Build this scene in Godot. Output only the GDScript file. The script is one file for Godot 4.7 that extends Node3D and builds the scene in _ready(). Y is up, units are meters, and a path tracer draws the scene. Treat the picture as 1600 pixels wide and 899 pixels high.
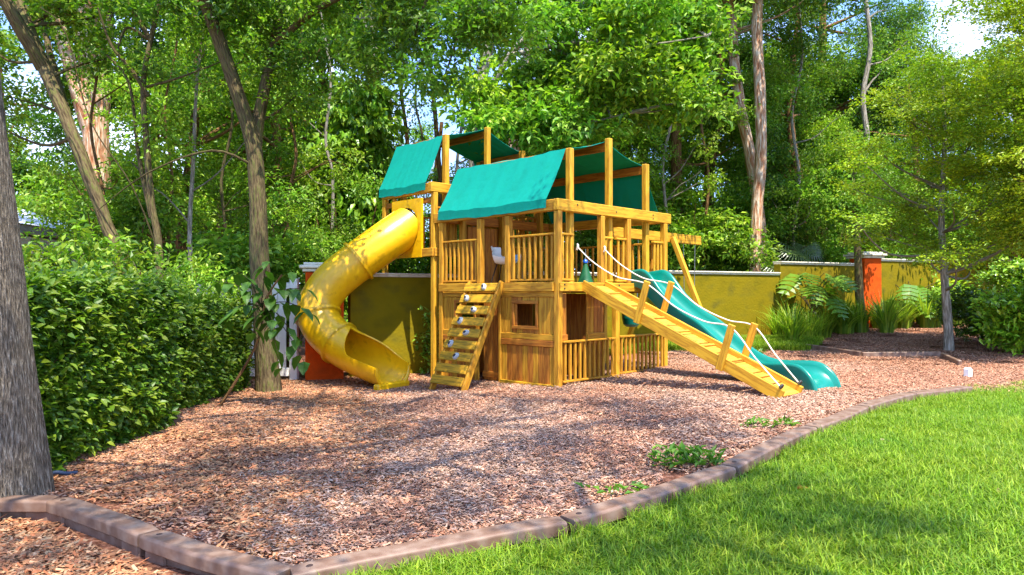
extends Node3D

const F := 1130.0        # focal length in photo pixels
const HZ := 460.0        # photo row of the horizon
const CAMH := 1.35

var rng := RandomNumberGenerator.new()
var M := {}
var taken := {}

# ---------------------------------------------------------------- mesh helper
class MB:
	var v := PackedVector3Array()
	var n := PackedVector3Array()
	var uv := PackedVector2Array()
	var c := PackedColorArray()
	var colored := false
	func tri(a: Vector3, b: Vector3, d: Vector3, na: Vector3, nb: Vector3, nd: Vector3, ua := Vector2.ZERO, ub := Vector2.ZERO, ud := Vector2.ZERO, col := Color.WHITE) -> void:
		if (b - a).cross(d - a).dot(na + nb + nd) > 0.0:
			v.append(a); v.append(d); v.append(b)
			n.append(na); n.append(nd); n.append(nb)
			uv.append(ua); uv.append(ud); uv.append(ub)
		else:
			v.append(a); v.append(b); v.append(d)
			n.append(na); n.append(nb); n.append(nd)
			uv.append(ua); uv.append(ub); uv.append(ud)
		c.append(col); c.append(col); c.append(col)
	func flat(a: Vector3, b: Vector3, d: Vector3, hint: Vector3, col := Color.WHITE, ua := Vector2.ZERO, ub := Vector2.ZERO, ud := Vector2.ZERO) -> void:
		var nn := (b - a).cross(d - a)
		if nn.length_squared() < 1e-16:
			return
		nn = nn.normalized()
		if nn.dot(hint) < 0.0:
			nn = -nn
		tri(a, b, d, nn, nn, nn, ua, ub, ud, col)
	func quad(a: Vector3, b: Vector3, d: Vector3, e: Vector3, hint: Vector3, ua := Vector2.ZERO, ub := Vector2.ZERO, ud := Vector2.ZERO, ue := Vector2.ZERO, col := Color.WHITE) -> void:
		flat(a, b, d, hint, col, ua, ub, ud)
		flat(a, d, e, hint, col, ua, ud, ue)
	func mesh() -> ArrayMesh:
		var arr := []
		arr.resize(Mesh.ARRAY_MAX)
		arr[Mesh.ARRAY_VERTEX] = v
		arr[Mesh.ARRAY_NORMAL] = n
		arr[Mesh.ARRAY_TEX_UV] = uv
		if colored:
			arr[Mesh.ARRAY_COLOR] = c
		var m := ArrayMesh.new()
		m.add_surface_from_arrays(Mesh.PRIMITIVE_TRIANGLES, arr)
		return m

# ---------------------------------------------------------------- naming
func numbered(called: String) -> String:
	if not taken.has(called):
		taken[called] = 0
		return called
	taken[called] += 1
	return "%s_%03d" % [called, taken[called]]

func thing(called: String, label: String, category: String, at := Vector3.ZERO, group := "") -> Node3D:
	var o := Node3D.new()
	o.name = numbered(called)
	add_child(o)
	o.position = at
	tag(o, label, category, group)
	return o

func tag(o: Node3D, label: String, category: String, group := "", kind := "") -> void:
	o.set_meta("label", label)
	if category: o.set_meta("category", category)
	if group: o.set_meta("group", group)
	if kind: o.set_meta("kind", kind)

func obj(called: String, mesh: Mesh, mat: Material, parent: Node3D = null, at := Vector3.ZERO) -> MeshInstance3D:
	var o := MeshInstance3D.new()
	o.mesh = mesh
	o.material_override = mat
	if parent == null:
		o.name = numbered(called)
		add_child(o)
	else:
		o.name = called
		parent.add_child(o, true)
	o.position = at
	return o

func group_part(called: String, parent: Node3D) -> Node3D:
	var o := Node3D.new()
	o.name = called
	parent.add_child(o, true)
	return o

# ---------------------------------------------------------------- ground
func H(x: float, d: float) -> float:
	var h := 0.055 * clampf(x, -1.6, 2.8)
	var s := d * 0.8 + x * 0.35
	h += 0.065 * maxf(0.0, s - 12.0)
	return h

func P(px: float, py: float, off := 0.0) -> Vector3:   # ground point under a photo pixel
	var d := 8.0
	for i in 25:
		var x := (px - 800.0) / F * d
		d = lerpf(d, (CAMH - H(x, d) - off) * F / (py - HZ), 0.7)
	var xx := (px - 800.0) / F * d
	return Vector3(xx, H(xx, d) + off, -d)

func W(px: float, py: float, d: float) -> Vector3:     # point at a known distance
	return Vector3((px - 800.0) / F * d, CAMH - (py - HZ) / F * d, -d)

func G(x: float, d: float, off := 0.0) -> Vector3:
	return Vector3(x, H(x, d) + off, -d)

func rr(a: float, b: float) -> float:
	return rng.randf_range(a, b)

# ---------------------------------------------------------------- materials
func noise_tex(freq: float, ramp: Array, w := 512, h := 512, kind := FastNoiseLite.TYPE_SIMPLEX_SMOOTH, oct := 5, sd := 1, normal := false) -> NoiseTexture2D:
	var fn := FastNoiseLite.new()
	fn.noise_type = kind
	fn.frequency = freq
	fn.fractal_octaves = oct
	fn.seed = sd
	var t := NoiseTexture2D.new()
	t.width = w
	t.height = h
	t.seamless = true
	t.noise = fn
	if ramp.size():
		var g := Gradient.new()
		var off := PackedFloat32Array()
		var col := PackedColorArray()
		for i in ramp.size():
			off.append(ramp[i][0])
			col.append(ramp[i][1])
		g.offsets = off
		g.colors = col
		t.color_ramp = g
	return t

func mat(called: String, col: Color, rough := 0.7, spec := 0.5) -> StandardMaterial3D:
	var m := StandardMaterial3D.new()
	m.resource_name = called
	m.albedo_color = col
	m.roughness = rough
	m.metallic_specular = spec
	M[called] = m
	return m

func wood_mat(called: String, c0: Color, c1: Color, c2: Color, sd: int, c3 := Color(0, 0, 0, 0)) -> StandardMaterial3D:
	var m := mat(called, Color.WHITE, 0.62, 0.4)
	m.albedo_texture = noise_tex(0.02, [[0.0, c0], [0.38, c0], [0.5, c1], [0.62, c2], [0.7, c1], [1.0, c0]], 512, 512, FastNoiseLite.TYPE_SIMPLEX_SMOOTH, 5, sd)
	m.heightmap_enabled = true
	m.heightmap_scale = 0.12
	m.heightmap_texture = M.grain_height
	return m

func leaf_mat(called: String, back: float, rough := 0.45, spec := 0.45) -> StandardMaterial3D:
	var m := mat(called, Color.WHITE, rough, spec)
	m.vertex_color_use_as_albedo = true
	m.backlight_enabled = true
	m.backlight = Color(0.86 * back, 1.0 * back, 0.42 * back).linear_to_srgb()
	return m

func make_materials() -> void:
	M.grain_height = noise_tex(0.03, [], 512, 512, FastNoiseLite.TYPE_SIMPLEX_SMOOTH, 5, 77)
	M.fine_height = noise_tex(0.08, [], 512, 512, FastNoiseLite.TYPE_SIMPLEX_SMOOTH, 5, 78)
	wood_mat("wood_gold", Color8(208, 158, 38), Color8(196, 144, 32), Color8(172, 120, 24), 11)
	wood_mat("wood_honey", Color8(194, 142, 36), Color8(180, 126, 28), Color8(156, 104, 22), 12)
	wood_mat("wood_brown", Color8(178, 114, 34), Color8(162, 98, 28), Color8(138, 80, 20), 13)
	wood_mat("wood_pale", Color8(206, 152, 52), Color8(192, 136, 42), Color8(168, 112, 32), 14)
	wood_mat("wood_mossy", Color8(198, 146, 26), Color8(174, 132, 24), Color8(132, 104, 18), 15)
	var m := mat("slide_yellow", Color.WHITE, 0.34, 0.5)
	m.albedo_texture = noise_tex(0.012, [[0.0, Color8(218, 162, 8)], [0.4, Color8(230, 176, 10)], [0.68, Color8(234, 182, 14)], [0.8, Color8(212, 160, 12)], [1.0, Color8(186, 138, 14)]], 512, 512, FastNoiseLite.TYPE_SIMPLEX_SMOOTH, 6, 5)
	m.uv1_triplanar = true
	m.uv1_scale = Vector3(0.7, 0.7, 0.7)
	m.heightmap_enabled = true
	m.heightmap_scale = 0.15
	m.heightmap_texture = M.grain_height
	m = mat("slide_green", Color8(4, 118, 102), 0.28, 0.5)
	m.albedo_texture = noise_tex(0.02, [[0.0, Color8(225, 240, 235)], [0.6, Color8(255, 255, 255)], [1.0, Color8(205, 235, 225)]], 256, 256, FastNoiseLite.TYPE_SIMPLEX_SMOOTH, 5, 6)
	m.uv1_triplanar = true
	m = mat("canvas", Color8(0, 142, 126), 0.75, 0.3)
	m.albedo_texture = noise_tex(0.015, [[0.0, Color8(215, 235, 230)], [0.5, Color8(250, 255, 255)], [1.0, Color8(225, 250, 240)]], 256, 256, FastNoiseLite.TYPE_SIMPLEX_SMOOTH, 5, 7)
	m.uv1_triplanar = true
	m.uv1_scale = Vector3(0.8, 0.8, 0.8)
	m.heightmap_enabled = true
	m.heightmap_scale = 0.2
	m.heightmap_texture = M.grain_height
	m.backlight_enabled = true
	m.backlight = Color(0.12, 0.5, 0.42)
	m = mat("stucco", Color.WHITE, 0.9, 0.25)
	m.albedo_texture = noise_tex(0.01, [[0.0, Color8(98, 90, 14)], [0.3, Color8(120, 106, 10)], [0.5, Color8(126, 110, 12)], [0.68, Color8(120, 107, 16)], [0.8, Color8(106, 96, 24)], [1.0, Color8(84, 80, 30)]], 512, 512, FastNoiseLite.TYPE_SIMPLEX_SMOOTH, 6, 8)
	m.uv1_triplanar = true
	m.uv1_world_triplanar = true
	m.uv1_scale = Vector3(0.35, 0.35, 0.35)
	m.heightmap_enabled = true
	m.heightmap_scale = 0.5
	m.heightmap_texture = M.fine_height
	m = mat("stucco_orange", Color.WHITE, 0.9, 0.25)
	m.albedo_texture = noise_tex(0.01, [[0.0, Color8(196, 70, 14)], [0.5, Color8(218, 84, 20)], [1.0, Color8(190, 74, 22)]], 256, 256, FastNoiseLite.TYPE_SIMPLEX_SMOOTH, 6, 9)
	m.uv1_triplanar = true
	m.heightmap_enabled = true
	m.heightmap_scale = 0.4
	m.heightmap_texture = M.fine_height
	m = mat("coping", Color.WHITE, 0.85, 0.3)
	m.albedo_texture = noise_tex(0.02, [[0.0, Color8(150, 140, 110)], [0.4, Color8(214, 206, 184)], [1.0, Color8(232, 226, 208)]], 256, 256, FastNoiseLite.TYPE_SIMPLEX_SMOOTH, 6, 10)
	m.uv1_triplanar = true
	m.uv1_world_triplanar = true
	mat("white_vinyl", Color8(226, 226, 218), 0.45, 0.5)
	mat("white_plastic", Color8(228, 228, 222), 0.35, 0.5)
	mat("rope", Color8(226, 218, 196), 0.9, 0.2)
	mat("steel", Color8(150, 152, 150), 0.4, 0.5).metallic = 0.8
	mat("bolt", Color8(60, 58, 54), 0.5, 0.5).metallic = 0.6
	mat("hold_grey", Color8(176, 180, 178), 0.6, 0.4)
	mat("hold_socket", Color8(40, 42, 44), 0.6, 0.4)
	mat("edging_dark", Color8(58, 42, 36), 0.6, 0.4)
	mat("rubber", Color8(28, 28, 30), 0.8, 0.3)
	mat("toy_blue", Color8(20, 90, 190), 0.35, 0.5)
	mat("cloth_blue", Color8(120, 165, 190), 0.85, 0.2)
	mat("toy_green", Color8(20, 84, 48), 0.5, 0.4)
	mat("roof_white", Color8(222, 224, 226), 0.7, 0.3)
	mat("roof_trim", Color8(170, 176, 182), 0.7, 0.3)
	mat("hose_blue", Color8(44, 60, 84), 0.6, 0.4)
	m = mat("edging", Color.WHITE, 0.5, 0.4)
	m.albedo_texture = noise_tex(0.02, [[0.0, Color8(98, 72, 56)], [0.4, Color8(114, 88, 72)], [0.6, Color8(124, 100, 84)], [1.0, Color8(140, 120, 104)]], 512, 512, FastNoiseLite.TYPE_SIMPLEX_SMOOTH, 6, 21)
	m.uv1_triplanar = true
	m.uv1_scale = Vector3(0.6, 0.6, 0.6)
	m.heightmap_enabled = true
	m.heightmap_scale = 0.1
	m.heightmap_texture = M.grain_height
	m = mat("mulch_soil", Color.WHITE, 0.95, 0.2)
	m.albedo_texture = noise_tex(0.05, [[0.0, Color8(70, 42, 28)], [0.4, Color8(118, 76, 56)], [0.6, Color8(142, 98, 76)], [1.0, Color8(166, 124, 100)]], 512, 512, FastNoiseLite.TYPE_SIMPLEX_SMOOTH, 6, 22)
	m.uv1_triplanar = true
	m.uv1_world_triplanar = true
	m.uv1_scale = Vector3(0.6, 0.6, 0.6)
	m.heightmap_enabled = true
	m.heightmap_scale = 2.0
	m.heightmap_texture = M.fine_height
	m = mat("lawn_soil", Color.WHITE, 0.95, 0.2)
	m.albedo_texture = noise_tex(0.05, [[0.0, Color8(44, 58, 16)], [0.5, Color8(70, 96, 22)], [1.0, Color8(96, 110, 34)]], 256, 256, FastNoiseLite.TYPE_SIMPLEX_SMOOTH, 5, 23)
	m.uv1_triplanar = true
	m.uv1_world_triplanar = true
	bark_mat("bark_oak", Color8(80, 70, 56), Color8(146, 132, 112), Color8(180, 168, 148), 31, 5.0, FastNoiseLite.TYPE_CELLULAR, 0.03)
	M.bark_oak.uv1_scale = Vector3(2.2, 1.7, 1.0)
	bark_mat("bark_moss", Color8(60, 50, 34), Color8(108, 94, 66), Color8(94, 98, 50), 32, 2.0, FastNoiseLite.TYPE_SIMPLEX_SMOOTH, 0.02)
	bark_mat("bark_brown", Color8(72, 50, 32), Color8(132, 98, 62), Color8(158, 126, 84), 33, 2.0, FastNoiseLite.TYPE_SIMPLEX_SMOOTH, 0.02)
	bark_mat("bark_paper", Color8(150, 84, 52), Color8(196, 160, 128), Color8(222, 204, 182), 34, 3.0, FastNoiseLite.TYPE_SIMPLEX_SMOOTH, 0.012)
	bark_mat("bark_grey", Color8(96, 88, 76), Color8(150, 140, 124), Color8(182, 174, 160), 35, 2.0, FastNoiseLite.TYPE_SIMPLEX_SMOOTH, 0.02)
	leaf_mat("leaf", 0.9)
	leaf_mat("leaf_glossy", 0.6, 0.3, 0.55)
	leaf_mat("grass_blade", 0.8, 0.5, 0.4)
	m = mat("chip", Color.WHITE, 0.9, 0.25)
	m.vertex_color_use_as_albedo = true

func bark_mat(called: String, c0: Color, c1: Color, c2: Color, sd: int, relief: float, kind: int, freq: float) -> void:
	var m := mat(called, Color.WHITE, 0.92, 0.25)
	m.albedo_texture = noise_tex(freq, [[0.0, c0], [0.3, c0.lerp(c1, 0.5)], [0.55, c1], [0.8, c2], [1.0, c1]], 512, 512, kind, 5, sd)
	m.heightmap_enabled = true
	m.heightmap_scale = relief
	m.heightmap_texture = noise_tex(freq, [], 512, 512, kind, 5, sd)

# ---------------------------------------------------------------- solids
func box_mesh(s: Vector3, b := 0.006) -> ArrayMesh:
	var mb := MB.new()
	var h := s * 0.5
	b = minf(b, minf(h.x, minf(h.y, h.z)) * 0.45)
	var ax := 0
	if s.y > s.x and s.y >= s.z: ax = 1
	elif s.z > s.x and s.z > s.y: ax = 2
	var o := Vector2(rng.randf() * 7.0, rng.randf() * 7.0)
	var uvof := func(p: Vector3, face: int) -> Vector2:
		if face == ax:
			return Vector2(p[(ax + 1) % 3] * 1.2, p[(ax + 2) % 3] * 1.2) + o
		var other := 3 - ax - face
		return Vector2(p[ax] * 0.16, p[other] * 1.6 + 0.37 * face) + o
	# face corners
	for face in 3:
		var u := (face + 1) % 3
		var w := (face + 2) % 3
		for sg in [-1.0, 1.0]:
			var q := []
			for k in [[-1, -1], [1, -1], [1, 1], [-1, 1]]:
				var p := Vector3.ZERO
				p[face] = h[face] * sg
				p[u] = (h[u] - b) * k[0]
				p[w] = (h[w] - b) * k[1]
				q.append(p)
			var nn := Vector3.ZERO
			nn[face] = sg
			mb.quad(q[0], q[1], q[2], q[3], nn, uvof.call(q[0], face), uvof.call(q[1], face), uvof.call(q[2], face), uvof.call(q[3], face))
	# edges
	for e in 3:
		var u := (e + 1) % 3
		var w := (e + 2) % 3
		for k in [[-1, -1], [1, -1], [1, 1], [-1, 1]]:
			var q := []
			for t in [[-1, 0], [1, 0], [1, 1], [-1, 1]]:
				var p := Vector3.ZERO
				p[e] = (h[e] - b) * t[0]
				p[u] = (h[u] - (b if t[1] == 1 else 0.0)) * k[0]
				p[w] = (h[w] - (0.0 if t[1] == 1 else b)) * k[1]
				q.append(p)
			var nn := Vector3.ZERO
			nn[u] = k[0]
			nn[w] = k[1]
			var f := u if u != ax else w
			mb.quad(q[0], q[1], q[2], q[3], nn, uvof.call(q[0], f), uvof.call(q[1], f), uvof.call(q[2], f), uvof.call(q[3], f))
	for sx in [-1.0, 1.0]:
		for sy in [-1.0, 1.0]:
			for sz in [-1.0, 1.0]:
				var c := Vector3(h.x * sx, h.y * sy, h.z * sz)
				mb.flat(c - Vector3(0, b * sy, b * sz), c - Vector3(b * sx, 0, b * sz), c - Vector3(b * sx, b * sy, 0), Vector3(sx, sy, sz), Color.WHITE, o, o, o)
	return mb.mesh()

func bx(parent: Node3D, called: String, c: Vector3, s: Vector3, m: String, b := 0.006) -> MeshInstance3D:
	return obj(called, box_mesh(s, b), M[m], parent, c)

func bar(parent: Node3D, called: String, p0: Vector3, p1: Vector3, w: float, h: float, m: String, up := Vector3.UP, b := 0.006) -> MeshInstance3D:
	# a board from p0 to p1; h is measured along up, w across
	var z := (p1 - p0).normalized()
	var x := up.cross(z).normalized()
	var y := z.cross(x)
	var o := obj(called, box_mesh(Vector3(w, h, p0.distance_to(p1)), b), M[m], parent)
	o.transform = Transform3D(Basis(x, y, z), (p0 + p1) * 0.5)
	return o

func smooth_path(pts: Array, per := 6) -> PackedVector3Array:
	var out := PackedVector3Array()
	for i in pts.size() - 1:
		var a: Vector3 = pts[maxi(i - 1, 0)]
		var b: Vector3 = pts[i]
		var c: Vector3 = pts[i + 1]
		var d: Vector3 = pts[mini(i + 2, pts.size() - 1)]
		for k in per:
			var t := float(k) / per
			out.append(b.cubic_interpolate(c, a, d, t))
	out.append(pts[-1])
	return out

func add_tube(mb: MB, path: PackedVector3Array, r0: float, r1: float, sides := 8, rough := 0.0, uvs := 1.0, cap := true, flare := 0.0, col := Color.WHITE) -> void:
	var total := 0.0
	for i in path.size() - 1:
		total += path[i].distance_to(path[i + 1])
	var t0 := (path[1] - path[0]).normalized()
	var side := t0.cross(Vector3(0.31, 0.2, 0.93)).normalized()
	var prev := []
	var prevn := []
	var run := 0.0
	var pv := 0.0
	for i in path.size():
		var t := (path[mini(i + 1, path.size() - 1)] - path[maxi(i - 1, 0)]).normalized()
		side = (side - t * side.dot(t)).normalized()
		var other := t.cross(side)
		if i > 0:
			run += path[i].distance_to(path[i - 1])
		var k := run / maxf(total, 0.001)
		var r := lerpf(r0, r1, k)
		if flare > 0.0:
			r *= 1.0 + flare * exp(-run / (r0 * 1.6))
		var ring := []
		var rn := []
		for j in sides + 1:
			var a := TAU * j / sides
			var nn := side * cos(a) + other * sin(a)
			var q := r
			if rough > 0.0:
				q *= 1.0 + rough * (sin(a * 3.0 + run * 2.1 / r0 * 0.4) * 0.5 + sin(a * 5.0 - run * 1.3) * 0.3 + sin(a * 2.0 + run * 3.7) * 0.4)
			ring.append(path[i] + nn * q)
			rn.append(nn)
		var vv := run * uvs * 0.35
		if i > 0:
			for j in sides:
				var u0 := float(j) / sides * maxf(roundf(TAU * r0 * uvs * 2.0), 1.0)
				var u1 := float(j + 1) / sides * maxf(roundf(TAU * r0 * uvs * 2.0), 1.0)
				mb.tri(prev[j], prev[j + 1], ring[j + 1], prevn[j], prevn[j + 1], rn[j + 1], Vector2(u0, pv), Vector2(u1, pv), Vector2(u1, vv), col)
				mb.tri(prev[j], ring[j + 1], ring[j], prevn[j], rn[j + 1], rn[j], Vector2(u0, pv), Vector2(u1, vv), Vector2(u0, vv), col)
		elif cap:
			for j in sides:
				mb.flat(path[0], ring[j], ring[j + 1], -t, col)
		if i == path.size() - 1 and cap:
			for j in sides:
				mb.flat(path[i], ring[j], ring[j + 1], t, col)
		prev = ring
		prevn = rn
		pv = vv

func tube(parent: Node3D, called: String, pts: Array, r0: float, r1: float, m: String, sides := 8, per := 6, rough := 0.0, uvs := 1.0, flare := 0.0) -> MeshInstance3D:
	var mb := MB.new()
	add_tube(mb, smooth_path(pts, per), r0, r1, sides, rough, uvs, true, flare)
	return obj(called, mb.mesh(), M[m], parent)

func lathe(prof: Array, sides := 20) -> ArrayMesh:       # profile of Vector2(radius, height)
	var mb := MB.new()
	for i in prof.size() - 1:
		var a: Vector2 = prof[i]
		var b: Vector2 = prof[i + 1]
		var nn := Vector2(b.y - a.y, a.x - b.x).normalized()
		for j in sides:
			var t0 := TAU * j / sides
			var t1 := TAU * (j + 1) / sides
			var d0 := Vector3(cos(t0), 0, sin(t0))
			var d1 := Vector3(cos(t1), 0, sin(t1))
			var n0 := d0 * nn.x + Vector3.UP * nn.y
			var n1 := d1 * nn.x + Vector3.UP * nn.y
			var p := [d0 * a.x + Vector3.UP * a.y, d1 * a.x + Vector3.UP * a.y, d1 * b.x + Vector3.UP * b.y, d0 * b.x + Vector3.UP * b.y]
			if a.x > 0.0001:
				mb.tri(p[0], p[1], p[2], n0, n1, n1)
			if b.x > 0.0001:
				mb.tri(p[0], p[2], p[3], n0, n1, n0)
	return mb.mesh()

# ---------------------------------------------------------------- foliage
func add_leaf(mb: MB, p: Vector3, dir: Vector3, up: Vector3, L: float, Wd: float, fold: float, col: Color, bend := 0.25) -> void:
	var s := dir.cross(up).normalized()
	var nn := s.cross(dir).normalized()
	var mid := p + dir * L * 0.45
	var tip := p + dir * L - nn * L * bend
	var l := mid + s * Wd * 0.5 + nn * fold * Wd
	var r := mid - s * Wd * 0.5 + nn * fold * Wd
	mb.flat(p, l, tip, nn, col)
	mb.flat(p, tip, r, nn, col)

func add_leaf6(mb: MB, p: Vector3, dir: Vector3, up: Vector3, L: float, Wd: float, fold: float, col: Color, bend := 0.25) -> void:
	var s := dir.cross(up).normalized()
	var nn := s.cross(dir).normalized()
	var m1 := p + dir * L * 0.3 - nn * L * bend * 0.05
	var m2 := p + dir * L * 0.68 - nn * L * bend * 0.4
	var tip := p + dir * L - nn * L * bend
	for sg in [-1.0, 1.0]:
		var a: Vector3 = m1 + s * Wd * 0.5 * sg + nn * fold * Wd
		var b: Vector3 = m2 + s * Wd * 0.36 * sg + nn * fold * Wd * 0.7
		mb.flat(p, a, m1, nn, col)
		mb.quad(m1, a, b, m2, nn, Vector2.ZERO, Vector2.ZERO, Vector2.ZERO, Vector2.ZERO, col)
		mb.flat(m2, b, tip, nn, col)

func pick_col(pal: Array, vary := 0.25) -> Color:
	var c: Color = pal[rng.randi() % pal.size()]
	var k := 1.0 + rr(-vary, vary)
	return Color(c.r * k * (1.0 + rr(-0.08, 0.08)), c.g * k, c.b * k)

func sprig(n: int, R: float, L: float, Wd: float, pal: Array, droop := 0.1, six := false, flatten := 1.0, twig := Color(0.09, 0.06, 0.03)) -> ArrayMesh:
	var mb := MB.new()
	mb.colored = true
	var arms := 6
	var dirs := []
	for a in arms:
		var an := TAU * (a + rng.randf()) / arms
		dirs.append(Vector3(cos(an), rr(-0.35, 0.9) * flatten, sin(an)).normalized())
	for a in arms:
		var d: Vector3 = dirs[a]
		var e := d * R + Vector3.DOWN * droop * R * 0.5
		var s := d.cross(Vector3.UP).normalized() * 0.004
		mb.quad(-s, s, e + s * 0.4, e - s * 0.4, Vector3.UP, Vector2.ZERO, Vector2.ZERO, Vector2.ZERO, Vector2.ZERO, twig)
	for i in n:
		var d: Vector3 = dirs[i % arms]
		var k := sqrt(rng.randf())
		var base := d * R * k + Vector3(rr(-1, 1), rr(-1, 1) * flatten, rr(-1, 1)) * R * 0.28 + Vector3.DOWN * droop * R * k * k * 0.5
		var dir := (d * 0.6 + Vector3(rr(-1, 1), rr(-0.7, 0.7) * flatten - droop, rr(-1, 1))).normalized()
		var up := (Vector3.UP + Vector3(rr(-0.7, 0.7), rr(-0.2, 0.2), rr(-0.7, 0.7))).normalized()
		var q := rr(0.7, 1.25)
		if six:
			add_leaf6(mb, base, dir, up, L * q, Wd * q, rr(0.05, 0.25), pick_col(pal), rr(0.05, 0.4))
		else:
			add_leaf(mb, base, dir, up, L * q, Wd * q, rr(0.05, 0.3), pick_col(pal), rr(0.0, 0.35))
	return mb.mesh()

func scatter(parent: Node3D, called: String, mesh: Mesh, material: Material, xf: Array, tints: Array) -> MultiMeshInstance3D:
	var mm := MultiMesh.new()
	mm.transform_format = MultiMesh.TRANSFORM_3D
	mm.use_colors = true
	mm.mesh = mesh
	mm.instance_count = xf.size()
	for i in xf.size():
		mm.set_instance_transform(i, xf[i])
		mm.set_instance_color(i, tints[i])
	var o := MultiMeshInstance3D.new()
	o.multimesh = mm
	o.material_override = material
	if parent == null:
		o.name = numbered(called)
		add_child(o)
	else:
		o.name = called
		parent.add_child(o, true)
		o.set_meta("kind", "stuff")
	return o

func leaf_basis(tilt := 0.6, s := 1.0) -> Basis:
	var b := Basis(Vector3.UP, rng.randf() * TAU)
	b = Basis(Vector3(rr(-1, 1), 0.0, rr(-1, 1)).normalized() if tilt > 0.0 else Vector3.RIGHT, rr(-tilt, tilt)) * b
	return b.scaled(Vector3(s, s, s))

func fill_clusters(clusters: Array, per_m2: float, s0: float, s1: float, tint: Color, vary: float, xf: Array, tints: Array, tilt := 0.7) -> void:
	for cl in clusters:
		var c: Vector3 = cl[0]
		var r: Vector3 = cl[1]
		var count := int(per_m2 * (r.x * r.y + r.y * r.z + r.x * r.z) * 1.4)
		var k := 1.0 + rr(-vary, vary)
		var warm := rr(-vary, vary) * 0.6
		for i in count:
			var d := Vector3(rng.randfn(), rng.randfn(), rng.randfn()).normalized()
			var q := pow(rng.randf(), 0.45) * rr(0.85, 1.1)
			xf.append(Transform3D(leaf_basis(tilt, rr(s0, s1)), c + d * r * q))
			var kk := k * (1.0 + rr(-0.12, 0.12))
			tints.append(Color(tint.r * kk * (1.0 + warm), tint.g * kk, tint.b * kk * (1.0 - warm)))

func crown_clusters(c: Vector3, r: Vector3, count: int, cr: float, inner := 0.35) -> Array:
	var out := []
	for i in count:
		var d := Vector3(rng.randfn(), rng.randfn(), rng.randfn()).normalized()
		var q := lerpf(inner, 1.0, pow(rng.randf(), 0.6))
		var s := cr * rr(0.65, 1.35)
		out.append([c + d * r * q, Vector3(s * rr(0.9, 1.3), s * rr(0.55, 0.85), s * rr(0.9, 1.3))])
	return out

func trunk_mesh(paths: Array, sides := 9, rough := 0.06, uvs := 1.0, flare := 0.5) -> ArrayMesh:
	# paths: [points, r0, r1]; the first is the trunk
	var mb := MB.new()
	for i in paths.size():
		var p: Array = paths[i]
		add_tube(mb, smooth_path(p[0], 5), p[1], p[2], sides if i == 0 else 6, rough, uvs, true, flare if i == 0 else 0.0)
	return mb.mesh()

func limbs_to(clusters: Array, trunks: Array, r: float, share: float, thin := 0.02) -> Array:
	var out := []
	for cl in clusters:
		if rng.randf() > share:
			continue
		var e: Vector3 = cl[0]
		var best: Vector3 = trunks[0][-1]
		var bd := 1e9
		for trunk in trunks:
			for k in trunk.size() - 1:
				for t in [0.0, 0.33, 0.66, 1.0]:
					var q: Vector3 = trunk[k].lerp(trunk[k + 1], t)
					var dd := q.distance_to(e) + maxf(0.0, q.y - e.y + 0.4) * 1.2
					if dd < bd:
						bd = dd
						best = q
		if best.distance_to(e) < 0.3:
			continue
		var mid := best.lerp(e, 0.5) + Vector3(rr(-0.2, 0.2), rr(-0.35, 0.1), rr(-0.2, 0.2)) * minf(1.0, best.distance_to(e) * 0.4)
		out.append([[best, mid, e], minf(r * rr(0.22, 0.4), 0.012 + 0.02 * best.distance_to(e)), thin * 0.4])
	return out

var leafkinds := {}
func make_leafkinds() -> void:
	# palettes are linear base colours
	var lime := [Color(0.276, 0.439, 0.029), Color(0.212, 0.378, 0.026), Color(0.329, 0.460, 0.044), Color(0.138, 0.281, 0.022)]
	var mid := [Color(0.149, 0.299, 0.020), Color(0.101, 0.220, 0.018), Color(0.202, 0.354, 0.026), Color(0.255, 0.378, 0.029)]
	var dark := [Color(0.053, 0.140, 0.020), Color(0.074, 0.171, 0.024), Color(0.037, 0.104, 0.018), Color(0.138, 0.232, 0.029)]
	var blue := [Color(0.107, 0.232, 0.031), Color(0.154, 0.287, 0.035), Color(0.077, 0.178, 0.026), Color(0.216, 0.315, 0.026)]
	var gold := [Color(0.318, 0.427, 0.018), Color(0.255, 0.390, 0.018), Color(0.382, 0.451, 0.020), Color(0.180, 0.305, 0.020)]
	leafkinds = {
		"lime": sprig(70, 0.42, 0.15, 0.075, lime, 0.3),
		"lime_small": sprig(110, 0.40, 0.085, 0.045, lime, 0.15),
		"mid": sprig(95, 0.42, 0.11, 0.055, mid, 0.2),
		"mid_small": sprig(120, 0.40, 0.075, 0.04, mid, 0.1),
		"dark": sprig(95, 0.42, 0.11, 0.055, dark, 0.2),
		"dark_small": sprig(110, 0.40, 0.075, 0.036, dark, 0.1),
		"blue": sprig(120, 0.45, 0.09, 0.045, blue, 0.1),
		"gold": sprig(140, 0.45, 0.06, 0.034, gold, 0.05, false, 0.35),
		"vine": sprig(34, 0.40, 0.24, 0.13, mid, 0.9, true),
		"broad": sprig(22, 0.45, 0.24, 0.15, mid, 0.7, true),
		"hedge": sprig(64, 0.17, 0.062, 0.034, [Color(0.10, 0.21, 0.014), Color(0.14, 0.26, 0.018), Color(0.065, 0.15, 0.012), Color(0.18, 0.29, 0.02)], 0.0, true),
		"shrub": sprig(60, 0.3, 0.12, 0.055, mid, 0.1, true),
	}

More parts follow.
